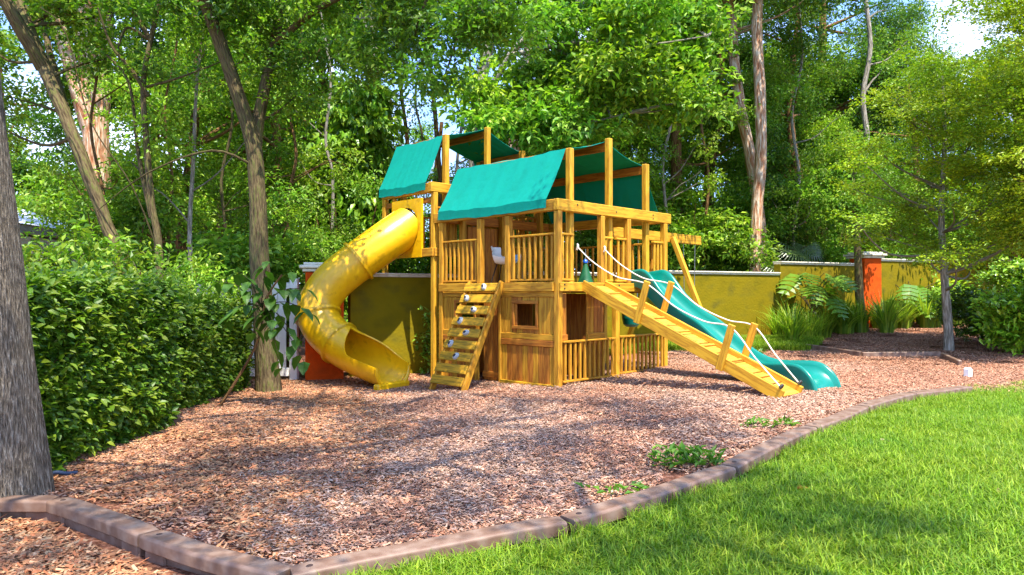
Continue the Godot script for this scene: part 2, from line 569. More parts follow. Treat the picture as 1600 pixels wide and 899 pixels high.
func tree(called: String, label: String, base: Vector3, path: Array, r: float, r_top: float, bark: String, clusters: Array, kind: String, per: float, tint: Color, group := "", share := 0.6, s0 := 0.8, s1 := 1.25, extra := [], flare := 0.5, category := "tree") -> Node3D:
	var t := thing(called, label, category, base, group)
	var local := []
	for p in path: local.append(p - base)
	var cl := []
	for c in clusters: cl.append([c[0] - base, c[1]])
	var paths := [[local, r, r_top]]
	for e in extra:
		var q := []
		for p in e[0]: q.append(p - base)
		paths.append([q, e[1], e[2]])
	var heads := [local]
	for k in range(1, paths.size()): heads.append(paths[k][0])
	paths.append_array(limbs_to(cl, heads, r, share))
	obj("trunk", trunk_mesh(paths, 10, 0.06, 1.0, flare), M[bark], t)
	if cl.size():
		var xf := []
		var tn := []
		fill_clusters(cl, per, s0, s1, tint, 0.22, xf, tn)
		scatter(t, "crown", leafkinds[kind], M.leaf, xf, tn)
	return t

# simple tree: trunk at (px of the photo, distance), total height, crown
func wood_tree(called: String, label: String, px: float, d: float, h: float, r: float, crown_low: float, crown_r: float, kind: String, tint: Color, bark: String, count: int, cr: float, per: float, group: String, lean := Vector2.ZERO) -> Node3D:
	var b := G((px - 800.0) / F * d, d)
	var top := b + Vector3(lean.x, h * 0.9, lean.y)
	var path := [b - Vector3.UP * 0.2, b.lerp(top, 0.3) + Vector3(rr(-0.2, 0.2), 0, rr(-0.2, 0.2)), b.lerp(top, 0.65) + Vector3(rr(-0.3, 0.3), 0, rr(-0.3, 0.3)), top]
	var cc := b + Vector3(lean.x * 0.8, (crown_low + h) * 0.5, lean.y * 0.8)
	var cl := crown_clusters(cc, Vector3(crown_r, (h - crown_low) * 0.5, crown_r), count, cr)
	return tree(called, label, b, path, r, r * 0.3, bark, cl, kind, per, tint, group, 0.55)

func shrub(called: String, label: String, px: float, d: float, h: float, r: float, kind: String, tint: Color, per: float, group: String, base_y := 0.0) -> Node3D:
	var b := G((px - 800.0) / F * d, d)
	var t := thing(called, label, "shrub", b, group)
	var cl := crown_clusters(Vector3(0, h * 0.52 + base_y, 0), Vector3(r, h * 0.46, r), int(6 + r * h * 3.0), minf(r, h) * 0.36, 0.2)
	var paths := []
	for k in 4:
		var a := TAU * k / 4.0 + rr(-0.5, 0.5)
		paths.append([[Vector3(cos(a) * 0.05, -0.1, sin(a) * 0.05), Vector3(cos(a) * r * 0.25, h * 0.4, sin(a) * r * 0.25), Vector3(cos(a) * r * 0.5, h * 0.8, sin(a) * r * 0.5)], 0.03, 0.008])
	obj("stem", trunk_mesh(paths, 6, 0.0, 1.0, 0.0), M.bark_brown, t)
	var xf := []
	var tn := []
	fill_clusters(cl, per, 0.7, 1.15, tint, 0.2, xf, tn)
	scatter(t, "foliage", leafkinds[kind], M.leaf, xf, tn)
	return t

# ---------------------------------------------------------------- the playset
const LX := 2.67
const LZ := 2.55
const DECK := 1.52

func plank_wall(parent: Node3D, p0: Vector3, p1: Vector3, y0: float, y1: float, mats: Array, win := [], pw := 0.105, th := 0.018) -> void:
	# upright planks from p0 to p1; win = [from, to, low, high] measured along the wall
	var dir := (p1 - p0).normalized()
	var len := p0.distance_to(p1)
	var nrm := dir.cross(Vector3.UP)
	var n := int(round(len / pw))
	var w := len / n
	for i in n:
		var a := (i + 0.5) * w
		var spans := [[y0 + rr(0.0, 0.008), y1 + rr(-0.004, 0.004)]]
		if win.size() and a > win[0] and a < win[1]:
			spans = [[y0, win[2]], [win[3], y1]]
		for s in spans:
			var c := p0 + dir * a + nrm * rr(-0.003, 0.003)
			var o := bar(parent, "plank", Vector3(c.x, s[0], c.z), Vector3(c.x, s[1], c.z), w - 0.005, th, mats[rng.randi() % mats.size()], nrm, 0.004)
			o.set_meta("kind", "part") if false else null

func window_frame(parent: Node3D, p0: Vector3, p1: Vector3, y0: float, y1: float, out: Vector3, m: String) -> void:
	var f := group_part("window_frame", parent)
	var d := (p1 - p0).normalized()
	var o := out * 0.022
	bar(parent, "frame_board", Vector3(p0.x, y0 - 0.02, p0.z) + o - d * 0.05, Vector3(p1.x, y0 - 0.02, p1.z) + o + d * 0.05, 0.022, 0.05, m)
	bar(parent, "frame_board", Vector3(p0.x, y1 + 0.02, p0.z) + o - d * 0.05, Vector3(p1.x, y1 + 0.02, p1.z) + o + d * 0.05, 0.022, 0.05, m)
	bar(parent, "frame_board", Vector3(p0.x, y0 + 0.007, p0.z) + o - d * 0.022, Vector3(p0.x, y1 - 0.007, p0.z) + o - d * 0.022, 0.045, 0.022, m, out)
	bar(parent, "frame_board", Vector3(p1.x, y0 + 0.007, p1.z) + o + d * 0.022, Vector3(p1.x, y1 - 0.007, p1.z) + o + d * 0.022, 0.045, 0.022, m, out)
	f.free()

func railing(ps: Node3D, p0: Vector3, p1: Vector3, y0: float, y1: float, n: int, m: String, bw := 0.034) -> void:
	var r := group_part("railing", ps)
	var d := (p1 - p0).normalized()
	bar(r, "rail", Vector3(p0.x, y1, p0.z), Vector3(p1.x, y1, p1.z), 0.062, 0.03, m)
	bar(r, "rail", Vector3(p0.x, y0, p0.z), Vector3(p1.x, y0, p1.z), 0.05, 0.03, m)
	for i in n:
		var c := p0.lerp(p1, (i + 0.5) / n)
		var q := d * rr(-0.003, 0.003)
		bar(r, "baluster", Vector3(c.x, y0 + 0.016, c.z) + q, Vector3(c.x, y1 - 0.016, c.z) - q, bw, bw, m, d, 0.005)

func canvas_mesh(prof: Array, z0: float, z1: float, sag: float, th := 0.006) -> ArrayMesh:
	# a sheet over profile points Vector2(x, y), from z0 to z1
	var mb := MB.new()
	var nz := 16
	var grid := []
	var fine := []
	for i in prof.size() - 1:
		for k in 6:
			fine.append([prof[i].lerp(prof[i + 1], k / 6.0), sin(PI * k / 6.0)])
	fine.append([prof[-1], 0.0])
	for i in fine.size():
		var row := []
		for j in nz + 1:
			var t := float(j) / nz
			var s: float = -sag * sin(PI * t) * 0.6 - sag * 0.8 * fine[i][1]
			s += 0.008 * sin(t * 19.0 + i * 0.5) + 0.005 * sin(t * 47.0 - i * 0.35) + 0.004 * sin(t * 9.0 + i * 1.1)
			row.append(Vector3(fine[i][0].x, fine[i][0].y + s, lerpf(z0, z1, t)))
		grid.append(row)
	for i in fine.size() - 1:
		for j in nz:
			var a: Vector3 = grid[i][j]
			var b: Vector3 = grid[i + 1][j]
			var c: Vector3 = grid[i + 1][j + 1]
			var d: Vector3 = grid[i][j + 1]
			var o := Vector3(0, -th, 0)
			mb.quad(a, b, c, d, Vector3.UP)
			mb.quad(a + o, b + o, c + o, d + o, Vector3.DOWN)
	for i in fine.size() - 1:
		for e in [0, nz]:
			var a: Vector3 = grid[i][e]
			var b: Vector3 = grid[i + 1][e]
			mb.quad(a, b, b + Vector3(0, -th, 0), a + Vector3(0, -th, 0), Vector3(0, 0, 1.0 if e == 0 else -1.0))
	return mb.mesh()

func build_playset() -> void:
	var ps := thing("wooden_playset", "golden wooden playset with green canvas roofs, yellow tube slide and rope ramp", "playset", Vector3(0.644, 0.0, -10.1))
	ps.rotation.y = PI / 4
	var inv := ps.transform.affine_inverse()
	var g := "wood_gold"
	var hn := "wood_honey"
	var br := "wood_brown"
	var T := 0.09
	# posts: x, z, bottom, top
	for p in [[0.0, 0.0, -0.1, 2.518], [LX - 0.02, 0.0, -0.05, 2.518], [1.33, 0.0, -0.05, 1.40], [0.97, 0.0, DECK, 2.518], [1.63, 0.0, DECK, 2.518],
			[0.37, -0.1, DECK - 0.12, 3.46], [1.29, -0.1, DECK - 0.12, 3.74], [2.27, -0.1, DECK - 0.12, 3.47],
			[0.0, -0.98, DECK, 2.518], [0.0, -1.6, DECK, 2.518], [0.0, -LZ + 0.02, -0.12, 2.518],
			[LX - 0.02, -LZ + 0.02, -0.05, 2.518], [LX - 0.02, -1.25, -0.05, 2.518], [1.33, -LZ + 0.02, -0.05, 2.518],
			[0.37, -LZ + 0.11, DECK - 0.12, 3.40], [2.27, -LZ + 0.11, DECK - 0.12, 3.40], [1.29, -LZ + 0.11, DECK - 0.12, 3.66]]:
		bx(ps, "post", Vector3(p[0], (p[2] + p[3]) * 0.5, p[1]), Vector3(T, p[3] - p[2], T), g if rng.randf() < 0.6 else hn, 0.008)
	# eave beams
	bx(ps, "beam", Vector3(1.375, 2.605, 0.0), Vector3(2.86, 0.165, 0.09), g, 0.01)
	bx(ps, "beam", Vector3(0.0, 2.605, -1.39), Vector3(0.09, 0.16, 2.68), hn, 0.01)
	bx(ps, "beam", Vector3(LX - 0.02, 2.605, -1.33), Vector3(0.088, 0.16, 2.56), hn, 0.01)
	bx(ps, "beam", Vector3(1.32, 2.605, -LZ + 0.02), Vector3(2.50, 0.16, 0.088), br, 0.01)
	# roof purlins and ridge between the gable posts
	for q in [[0.37, 3.38], [1.29, 3.62], [2.27, 3.38]]:
		bx(ps, "purlin", Vector3(q[0], q[1], -1.27), Vector3(0.04, 0.13, 2.24), br, 0.005)
	obj("canvas_roof", canvas_mesh([Vector2(-0.075, 2.57), Vector2(-0.07, 2.70), Vector2(0.35, 3.46), Vector2(1.29, 3.70), Vector2(2.29, 3.46), Vector2(LX + 0.06, 2.70), Vector2(LX + 0.065, 2.58)], -0.16, -2.56, 0.035), M.canvas, ps).set_meta("label", "lower green canvas roof over the wide deck")
	# deck
	bx(ps, "rim_board", Vector3(1.33, 1.455, 0.067), Vector3(2.74, 0.13, 0.038), g)
	bx(ps, "rim_board", Vector3(-0.067, 1.455, -1.28), Vector3(0.038, 0.13, 2.5), hn)
	bx(ps, "rim_board", Vector3(LX + 0.047, 1.455, -1.26), Vector3(0.038, 0.13, 2.5), hn)
	for i in 17:
		bx(ps, "deck_board", Vector3(1.33, 1.505, -0.13 - i * 0.146), Vector3(2.54, 0.028, 0.138), hn)
	for i in 4:
		bx(ps, "joist", Vector3(0.35 + i * 0.66, 1.43, -1.27), Vector3(0.04, 0.115, 2.4), br)
	for q in [[0.04, 0.087], [0.46, 0.087], [0.93, 0.087], [2.6, 0.087], [1.3, 0.087]]:
		for y in [1.43, 1.485]:
			var bo := obj("bolt", lathe([Vector2(0.0, 0.008), Vector2(0.011, 0.006), Vector2(0.013, 0.0)], 8), M.bolt, ps, Vector3(q[0], y, q[1]))
			bo.rotation.x = PI / 2
	for q in [[0.37, 2.63], [1.29, 2.6], [2.27, 2.63], [2.27, 2.57]]:
		var bo := obj("bolt", lathe([Vector2(0.0, 0.008), Vector2(0.011, 0.006), Vector2(0.013, 0.0)], 8), M.bolt, ps, Vector3(q[0], q[1], 0.046))
		bo.rotation.x = PI / 2
	# upper railings
	railing(ps, Vector3(0.05, 0, 0.0), Vector3(0.32, 0, 0.0), 1.555, 2.2, 3, g)
	railing(ps, Vector3(1.02, 0, 0.0), Vector3(1.24, 0, 0.0), 1.555, 2.2, 2, g)
	railing(ps, Vector3(1.33, 0, 0.0), Vector3(1.58, 0, 0.0), 1.555, 2.2, 2, g)
	railing(ps, Vector3(2.32, 0, 0.0), Vector3(2.6, 0, 0.0), 1.555, 2.2, 3, g)
	railing(ps, Vector3(0.0, 0, -0.05), Vector3(0.0, 0, -0.93), 1.555, 2.2, 8, hn)
	railing(ps, Vector3(0.0, 0, -1.65), Vector3(0.0, 0, -LZ + 0.07), 1.555, 2.2, 8, hn)
	railing(ps, Vector3(LX - 0.02, 0, -0.05), Vector3(LX - 0.02, 0, -1.2), 1.555, 2.2, 9, hn)
	railing(ps, Vector3(LX - 0.02, 0, -1.3), Vector3(LX - 0.02, 0, -LZ + 0.07), 1.555, 2.2, 9, hn)
	railing(ps, Vector3(1.4, 0, -LZ + 0.02), Vector3(2.58, 0, -LZ + 0.02), 1.555, 2.2, 9, hn)
	# inner wall towards the tower
	var iw := group_part("inner_wall", ps)
	plank_wall(iw, Vector3(0.55, 0, -LZ + 0.02), Vector3(1.28, 0, -LZ + 0.02), 1.53, 2.5, [br])
	# lower play house
	var wm := [hn, br, hn]
	var wa := group_part("house_wall", ps)
	plank_wall(wa, Vector3(0.0, 0, -0.05), Vector3(0.0, 0, -1.12), 0.0, 0.6, wm)
	plank_wall(wa, Vector3(0.0, 0, -0.05), Vector3(0.0, 0, -1.12), 0.78, 1.36, wm, [0.36, 0.79, 0.89, 1.21])
	window_frame(wa, Vector3(0.0, 0, -0.41), Vector3(0.0, 0, -0.84), 0.885, 1.215, Vector3.LEFT, br)
	bar(wa, "trim_board", Vector3(-0.012, 0.738, -0.05), Vector3(-0.012, 0.738, -1.12), 0.03, 0.085, hn)
	bar(wa, "trim_board", Vector3(-0.014, 0.648, -0.05), Vector3(-0.014, 0.648, -1.12), 0.034, 0.09, br)
	bar(wa, "trim_board", Vector3(-0.012, 1.345, -0.05), Vector3(-0.012, 1.345, -2.5), 0.03, 0.075, hn)
	bar(wa, "sill", Vector3(-0.02, 0.03, -0.05), Vector3(-0.02, 0.03, -1.12), 0.06, 0.09, "wood_mossy")
	bar(wa, "corner_board", Vector3(-0.012, -0.05, -1.15), Vector3(-0.012, 1.305, -1.15), 0.05, 0.032, hn, Vector3.LEFT)
	var wd := group_part("house_door", ps)
	plank_wall(wd, Vector3(0.07, 0, -1.18), Vector3(0.07, 0, -1.6), 0.02, 1.3, [br])
	bar(wd, "trim_board", Vector3(0.05, 0.12, -1.18), Vector3(0.05, 0.12, -1.6), 0.02, 0.09, br)
	var wl := group_part("house_wall", ps)
	plank_wall(wl, Vector3(0.0, 0, -1.63), Vector3(0.0, 0, -2.48), 0.0, 0.6, wm)
	plank_wall(wl, Vector3(0.0, 0, -1.63), Vector3(0.0, 0, -2.48), 0.78, 1.3, wm, [0.1, 0.52, 0.89, 1.21])
	window_frame(wl, Vector3(0.0, 0, -1.73), Vector3(0.0, 0, -2.16), 0.885, 1.215, Vector3.LEFT, br)
	bar(wl, "trim_board", Vector3(-0.012, 0.738, -1.63), Vector3(-0.012, 0.738, -2.48), 0.03, 0.085, hn)
	bar(wl, "trim_board", Vector3(-0.014, 0.648, -1.63), Vector3(-0.014, 0.648, -2.48), 0.034, 0.09, br)
	var wb := group_part("house_wall", ps)
	plank_wall(wb, Vector3(0.05, 0, -0.03), Vector3(0.21, 0, -0.03), 0.0, 1.36, wm)
	bar(wb, "trim_board", Vector3(0.05, 0.738, -0.012), Vector3(0.21, 0.738, -0.012), 0.03, 0.085, br)
	plank_wall(wb, Vector3(0.66, 0, -0.03), Vector3(1.06, 0, -0.03), 0.0, 1.36, wm, [], 0.085)
	bar(wb, "trim_board", Vector3(0.66, 0.738, -0.01), Vector3(1.06, 0.738, -0.01), 0.03, 0.085, hn)
	bar(wb, "trim_board", Vector3(0.66, 0.645, -0.008), Vector3(1.06, 0.645, -0.008), 0.034, 0.09, br)
	var wc := group_part("house_wall", ps)
	plank_wall(wc, Vector3(0.05, 0, -LZ + 0.1), Vector3(1.06, 0, -LZ + 0.1), 0.0, 1.36, [br], [0.25, 0.75, 0.8, 1.25])
	var we := group_part("house_wall", ps)
	plank_wall(we, Vector3(1.08, 0, -0.06), Vector3(1.08, 0, -LZ + 0.1), 0.0, 1.36, [br], [1.0, 1.5, 0.8, 1.25])
	# lower front railing
	railing(ps, Vector3(0.07, 0, 0.02), Vector3(1.27, 0, 0.02), 0.12, 0.68, 11, hn, 0.036)
	railing(ps, Vector3(1.39, 0, 0.02), Vector3(2.6, 0, 0.02), 0.14, 0.70, 11, hn, 0.036)
	# --- tower
	var z0 := -2.74
	var z1 := -4.14
	var TD := 2.12
	for p in [[0.0, z0, -0.1, 3.05], [0.0, z1, -0.1, 3.05], [2.5, z0, -0.1, 3.05], [2.5, z1, -0.1, 3.05], [1.3, z0, TD, 3.05],
			[0.33, z0 - 0.1, TD - 0.1, 4.08], [1.3, z0 - 0.1, TD - 0.1, 4.36], [2.2, z0 - 0.1, TD - 0.1, 4.06],
			[0.33, z1 + 0.1, TD - 0.1, 4.0], [1.3, z1 + 0.1, TD - 0.1, 4.27], [2.2, z1 + 0.1, TD - 0.1, 4.0], [0.36, z0, TD, 3.05]]:
		bx(ps, "post", Vector3(p[0], (p[2] + p[3]) * 0.5, p[1]), Vector3(T, p[3] - p[2], T), g if rng.randf() < 0.5 else hn, 0.008)
	bx(ps, "beam", Vector3(1.25, 3.135, z0), Vector3(2.7, 0.165, 0.09), g, 0.01)
	bx(ps, "beam", Vector3(0.0, 3.135, (z0 + z1) * 0.5 - 0.06), Vector3(0.088, 0.16, 1.42), hn, 0.01)
	bx(ps, "beam", Vector3(2.5, 3.135, (z0 + z1) * 0.5 - 0.06), Vector3(0.088, 0.16, 1.42), hn, 0.01)
	for q in [[0.33, 4.0], [1.3, 4.24], [2.2, 3.96]]:
		bx(ps, "purlin", Vector3(q[0], q[1], (z0 + z1) * 0.5), Vector3(0.04, 0.12, 1.1), br, 0.005)
	bar(ps, "purlin_end", Vector3(0.33, 3.99, z1 + 0.04), Vector3(0.33, 3.99, z1 - 0.14), 0.04, 0.1, br)
	obj("canvas_roof", canvas_mesh([Vector2(-0.075, 3.1), Vector2(-0.07, 3.23), Vector2(0.31, 4.07), Vector2(1.3, 4.34), Vector2(2.22, 4.05), Vector2(2.56, 3.4)], z0 - 0.15, z1 - 0.1, 0.03), M.canvas, ps).set_meta("label", "upper green canvas roof over the tower of the tube slide")
	bx(ps, "rim_board", Vector3(-0.065, TD - 0.07, (z0 + z1) * 0.5), Vector3(0.038, 0.14, 1.5), hn)
	bx(ps, "rim_board", Vector3(1.25, TD - 0.07, z0 + 0.067), Vector3(2.6, 0.14, 0.038), hn)
	for i in 9:
		bx(ps, "deck_board", Vector3(1.25, TD - 0.014, z0 - 0.12 - i * 0.146), Vector3(2.4, 0.028, 0.138), br)
	railing(ps, Vector3(0.05, 0, z0), Vector3(0.31, 0, z0), TD + 0.03, TD + 0.68, 3, hn)
	railing(ps, Vector3(0.41, 0, z0), Vector3(1.25, 0, z0), TD + 0.03, TD + 0.68, 7, hn)
	railing(ps, Vector3(1.35, 0, z0), Vector3(2.45, 0, z0), TD + 0.03, TD + 0.68, 8, hn)
	railing(ps, Vector3(2.5, 0, z0 - 0.05), Vector3(2.5, 0, z1 + 0.05), TD + 0.03, TD + 0.68, 10, hn)
	railing(ps, Vector3(0.05, 0, z1), Vector3(2.45, 0, z1), TD + 0.03, TD + 0.68, 16, hn)
	bx(ps, "post", Vector3(0.0, 2.58, -3.86), Vector3(0.06, 0.92, 0.06), hn)
	bar(ps, "beam", Vector3(0.0, 2.93, z0 - 0.05), Vector3(0.0, 2.93, z1 + 0.05), 0.04, 0.09, br)
	# --- climbing wall
	var cw := group_part("climbing_wall", ps)
	var top := Vector3(-0.10, 1.49, 0)
	var bot := Vector3(-0.86, -0.08, 0)
	var sd := (bot - top).normalized()
	var nr := Vector3(sd.y, -sd.x, 0).normalized()
	if nr.x > 0.0: nr = -nr
	for z in [-1.04, -1.74]:
		bar(cw, "stringer", top + Vector3(0, 0, z) - nr * 0.0 + sd * -0.05, bot + Vector3(0, 0, z), 0.04, 0.10, hn, nr)
	var sl := top.distance_to(bot)
	var holds := [0.35, 0.78, 0.42, 0.72, 0.40, 0.76, 0.45]
	for i in 9:
		var c := top + sd * (0.05 + (i + 0.1) * (sl - 0.05) / 9.0) + nr * 0.055
		var a := c + Vector3(0, 0, -1.065)
		var b := c + Vector3(0, 0, -1.765)
		bar(cw, "rung_board", a, b, 0.135, 0.028, "wood_mossy", nr, 0.006)
		if i < 7:
			var hp: Vector3 = a.lerp(b, holds[i]) + nr * 0.014
			var prof := [Vector2(0.0, 0.042), Vector2(0.022, 0.044), Vector2(0.036, 0.036), Vector2(0.046, 0.018), Vector2(0.05, 0.0)]
			var ho := obj("hand_hold", lathe(prof, 10), M.hold_grey, cw, hp)
			ho.transform.basis = Basis(Vector3(0, 0, 1).cross(nr).normalized(), nr, Vector3(0, 0, 1)) * Basis(Vector3.UP, rng.randf() * 3.0) * Basis.from_scale(Vector3(1.25, 1.0, 0.9))
			var sk := obj("hand_hold_socket", lathe([Vector2(0.0, 0.049), Vector2(0.021, 0.049), Vector2(0.025, 0.042)], 8), M.hold_socket, cw, hp)
			sk.transform.basis = ho.transform.basis
	cw.set_meta("label", "slanted climbing wall of boards with grey hand holds")
	# --- ramp
	var rp := group_part("ramp", ps)
	rp.set_meta("label", "plank ramp with short posts and rope handrails")
	var r0 := Vector3(0.70, 1.47, 0.10)
	var r1: Vector3 = inv * P(1237, 617, 0.02)
	var rd := (r1 - r0).normalized()
	var rc := Vector3.UP.cross(rd).normalized()      # across
	var ru := rd.cross(rc).normalized()
	if ru.y < 0.0: ru = -ru
	var hw := 0.25
	for s in [-1.0, 1.0]:
		bar(rp, "stringer", r0 + rc * hw * s - rd * 0.03, r1 + rc * hw * s, 0.04, 0.15, g, ru)
	var rl := r0.distance_to(r1)
	for i in 12:
		var a := r0 + rd * (0.02 + i * rl / 12.0) - ru * 0.005
		var b := r0 + rd * ((i + 1) * rl / 12.0) - ru * 0.005
		bar(rp, "ramp_board", a, b, hw * 2.0 - 0.045, 0.024, "wood_pale", ru, 0.004)
	for i in 7:
		var c := r0 + rd * (0.3 + i * (rl - 0.3) / 7.0) + ru * 0.019
		bar(rp, "cleat", c - rc * (hw - 0.03), c + rc * (hw - 0.03), 0.035, 0.022, "wood_pale", ru, 0.004)
	var near_s := -1.0 if (ps.transform.basis * rc).z < 0.0 else 1.0   # side of the ramp towards the photographer
	var tops := {}
	for s in [-1.0, 1.0]:
		var k := 0
		for f in [0.33, 0.745]:
			var c: Vector3 = r0 + rd * rl * f + rc * (hw + 0.041) * s
			var lean: Vector3 = (ru * 0.8 + Vector3.UP * 0.35).normalized()
			bar(rp, "ramp_post", c - ru * 0.085, c + lean * 0.50, 0.09, 0.038, g, rc, 0.006)
			tops[[s, k]] = c + lean * 0.46
			k += 1
	# rope handrails
	for s in [-1.0, 1.0]:
		var start := Vector3(0.41, 2.04, 0.0) if (rc * s).x < 0.0 else Vector3(0.97, 2.03, 0.055)
		var a: Vector3 = tops[[s, 0]]
		var b: Vector3 = tops[[s, 1]]
		var e: Vector3 = r1 + rc * hw * s - rd * 0.06 + ru * 0.09
		var off: Vector3 = rc * s * 0.0
		tube(rp, "rope", [start, start.lerp(a, 0.25) - Vector3.UP * 0.10, start.lerp(a, 0.6) - Vector3.UP * 0.12, a, a.lerp(b, 0.35) - Vector3.UP * 0.10, a.lerp(b, 0.7) - Vector3.UP * 0.09, b + off, b.lerp(e, 0.5) - Vector3.UP * 0.015, e], 0.009, 0.009, "rope", 7, 8)
		tube(rp, "knot", [e - Vector3(0.03, 0.0, 0.0), e + Vector3(0, 0.03, 0.02), e + Vector3(0.03, 0.0, 0.0), e - Vector3(0, 0.02, 0.03)], 0.018, 0.012, "bolt", 6, 4)
		tube(rp, "knot", [start - Vector3(0.0, 0.05, 0.0), start + Vector3(0.0, 0.0, 0.02), start + Vector3(0.01, 0.03, 0.0)], 0.016, 0.016, "rope", 6, 4)
	# --- wave slide
	build_wave_slide(ps, Vector3(1.96, 0, 0.02), inv * P(1283, 609))
	build_tube_slide(ps, inv)
	# --- swing beam and frame
	bar(ps, "swing_beam", Vector3(LX + 0.04, 2.46, -1.16), Vector3(5.75, 2.46, -1.16), 0.09, 0.18, g)
	for s in [-1.0, 1.0]:
		bar(ps, "swing_frame_leg", Vector3(4.55 + 0.06 * s, 2.46, -1.16 + 0.08 * s), Vector3(4.6, 0.05, -1.16 + 1.12 * s), 0.09, 0.09, g, Vector3.RIGHT)
	bar(ps, "swing_frame_brace", Vector3(4.58, 0.85, -1.90), Vector3(4.58, 0.85, -0.42), 0.04, 0.09, hn)
	# hanging swings: things of their own
	swing(ps, Vector3(3.35, 2.36, -1.16), 1.55, "teal bucket swing hanging between playset and A-frame leg", true)
	swing(ps, Vector3(5.35, 2.36, -1.16), 1.5, "teal bucket swing hanging at the free end of the beam", true)

func sweep(prof: Array, path: PackedVector3Array, ups: PackedVector3Array, closed := true) -> ArrayMesh:
	# prof is a function-free list: one list of Vector2(across, up) for every path point
	var mb := MB.new()
	var rows := []
	for i in path.size():
		var t := (path[mini(i + 1, path.size() - 1)] - path[maxi(i - 1, 0)]).normalized()
		var s := t.cross(ups[i]).normalized()
		var u := s.cross(t)
		var row := []
		for q in prof[i]:
			row.append(path[i] + s * q.x + u * q.y)
		rows.append(row)
	var m: int = rows[0].size()
	var last := m if closed else m - 1
	var norms := []
	for i in rows.size():
		var rn := []
		for j in m:
			var ja := (j - 1 + m) % m if closed else maxi(j - 1, 0)
			var jb := (j + 1) % m if closed else mini(j + 1, m - 1)
			var along: Vector3 = rows[mini(i + 1, rows.size() - 1)][j] - rows[maxi(i - 1, 0)][j]
			var round_: Vector3 = rows[i][jb] - rows[i][ja]
			rn.append(round_.cross(along).normalized())
		norms.append(rn)
	for i in rows.size() - 1:
		for j in last:
			var k := (j + 1) % m
			mb.tri(rows[i][j], rows[i][k], rows[i + 1][k], norms[i][j], norms[i][k], norms[i + 1][k])
			mb.tri(rows[i][j], rows[i + 1][k], rows[i + 1][j], norms[i][j], norms[i + 1][k], norms[i + 1][j])
	if closed:
		for e in [0, rows.size() - 1]:
			var c := Vector3.ZERO
			for q in rows[e]: c += q / m
			var t := (path[1] - path[0]) if e == 0 else (path[e - 1] - path[e])
			for j in m:
				mb.flat(c, rows[e][j], rows[e][(j + 1) % m], -t)
	return mb.mesh()

func build_wave_slide(ps: Node3D, a: Vector3, b: Vector3) -> void:
	var flat := Vector3(b.x - a.x, 0, b.z - a.z)
	var L := flat.length()
	var d := flat / L
	var gy := b.y
	var hh := [[-0.10, 1.545], [0.10, 1.545], [0.28, 1.48], [0.6, 1.22], [0.95, 0.98], [1.25, 0.83], [1.55, 0.62], [1.9, 0.36 + gy * 0.3], [2.25, 0.20 + gy * 0.7], [L - 0.28, gy + 0.17], [L - 0.12, gy + 0.14], [L - 0.01, gy + 0.05], [L + 0.03, gy - 0.06]]
	var pts := []
	for q in hh:
		pts.append(a + d * q[0] + Vector3.UP * q[1])
	var path := smooth_path(pts, 5)
	var ups := PackedVector3Array()
	var prof := []
	for i in path.size():
		ups.append(Vector3.UP)
		var k := float(i) / (path.size() - 1)
		var wall := 0.16 + 0.07 * exp(-pow((k - 0.15) / 0.07, 2.0)) - 0.07 * smoothstep(0.75, 1.0, k)
		var w := 0.25 + 0.03 * smoothstep(0.7, 1.0, k)
		prof.append([Vector2(-w - 0.03, wall - 0.04), Vector2(-w - 0.022, wall - 0.01), Vector2(-w, wall), Vector2(-w + 0.03, wall - 0.012), Vector2(-w + 0.05, wall - 0.06), Vector2(-w + 0.08, 0.05), Vector2(-w + 0.14, 0.012), Vector2(0, 0), Vector2(w - 0.14, 0.012), Vector2(w - 0.08, 0.05), Vector2(w - 0.05, wall - 0.06), Vector2(w - 0.03, wall - 0.012), Vector2(w, wall), Vector2(w + 0.022, wall - 0.01), Vector2(w + 0.03, wall - 0.04), Vector2(w + 0.012, -0.07), Vector2(w - 0.02, -0.085), Vector2(-w + 0.02, -0.085), Vector2(-w - 0.012, -0.07)])
	var o := obj("wave_slide", sweep(prof, path, ups), M.slide_green, ps)
	o.set_meta("label", "green wavy plastic slide with raised sides")

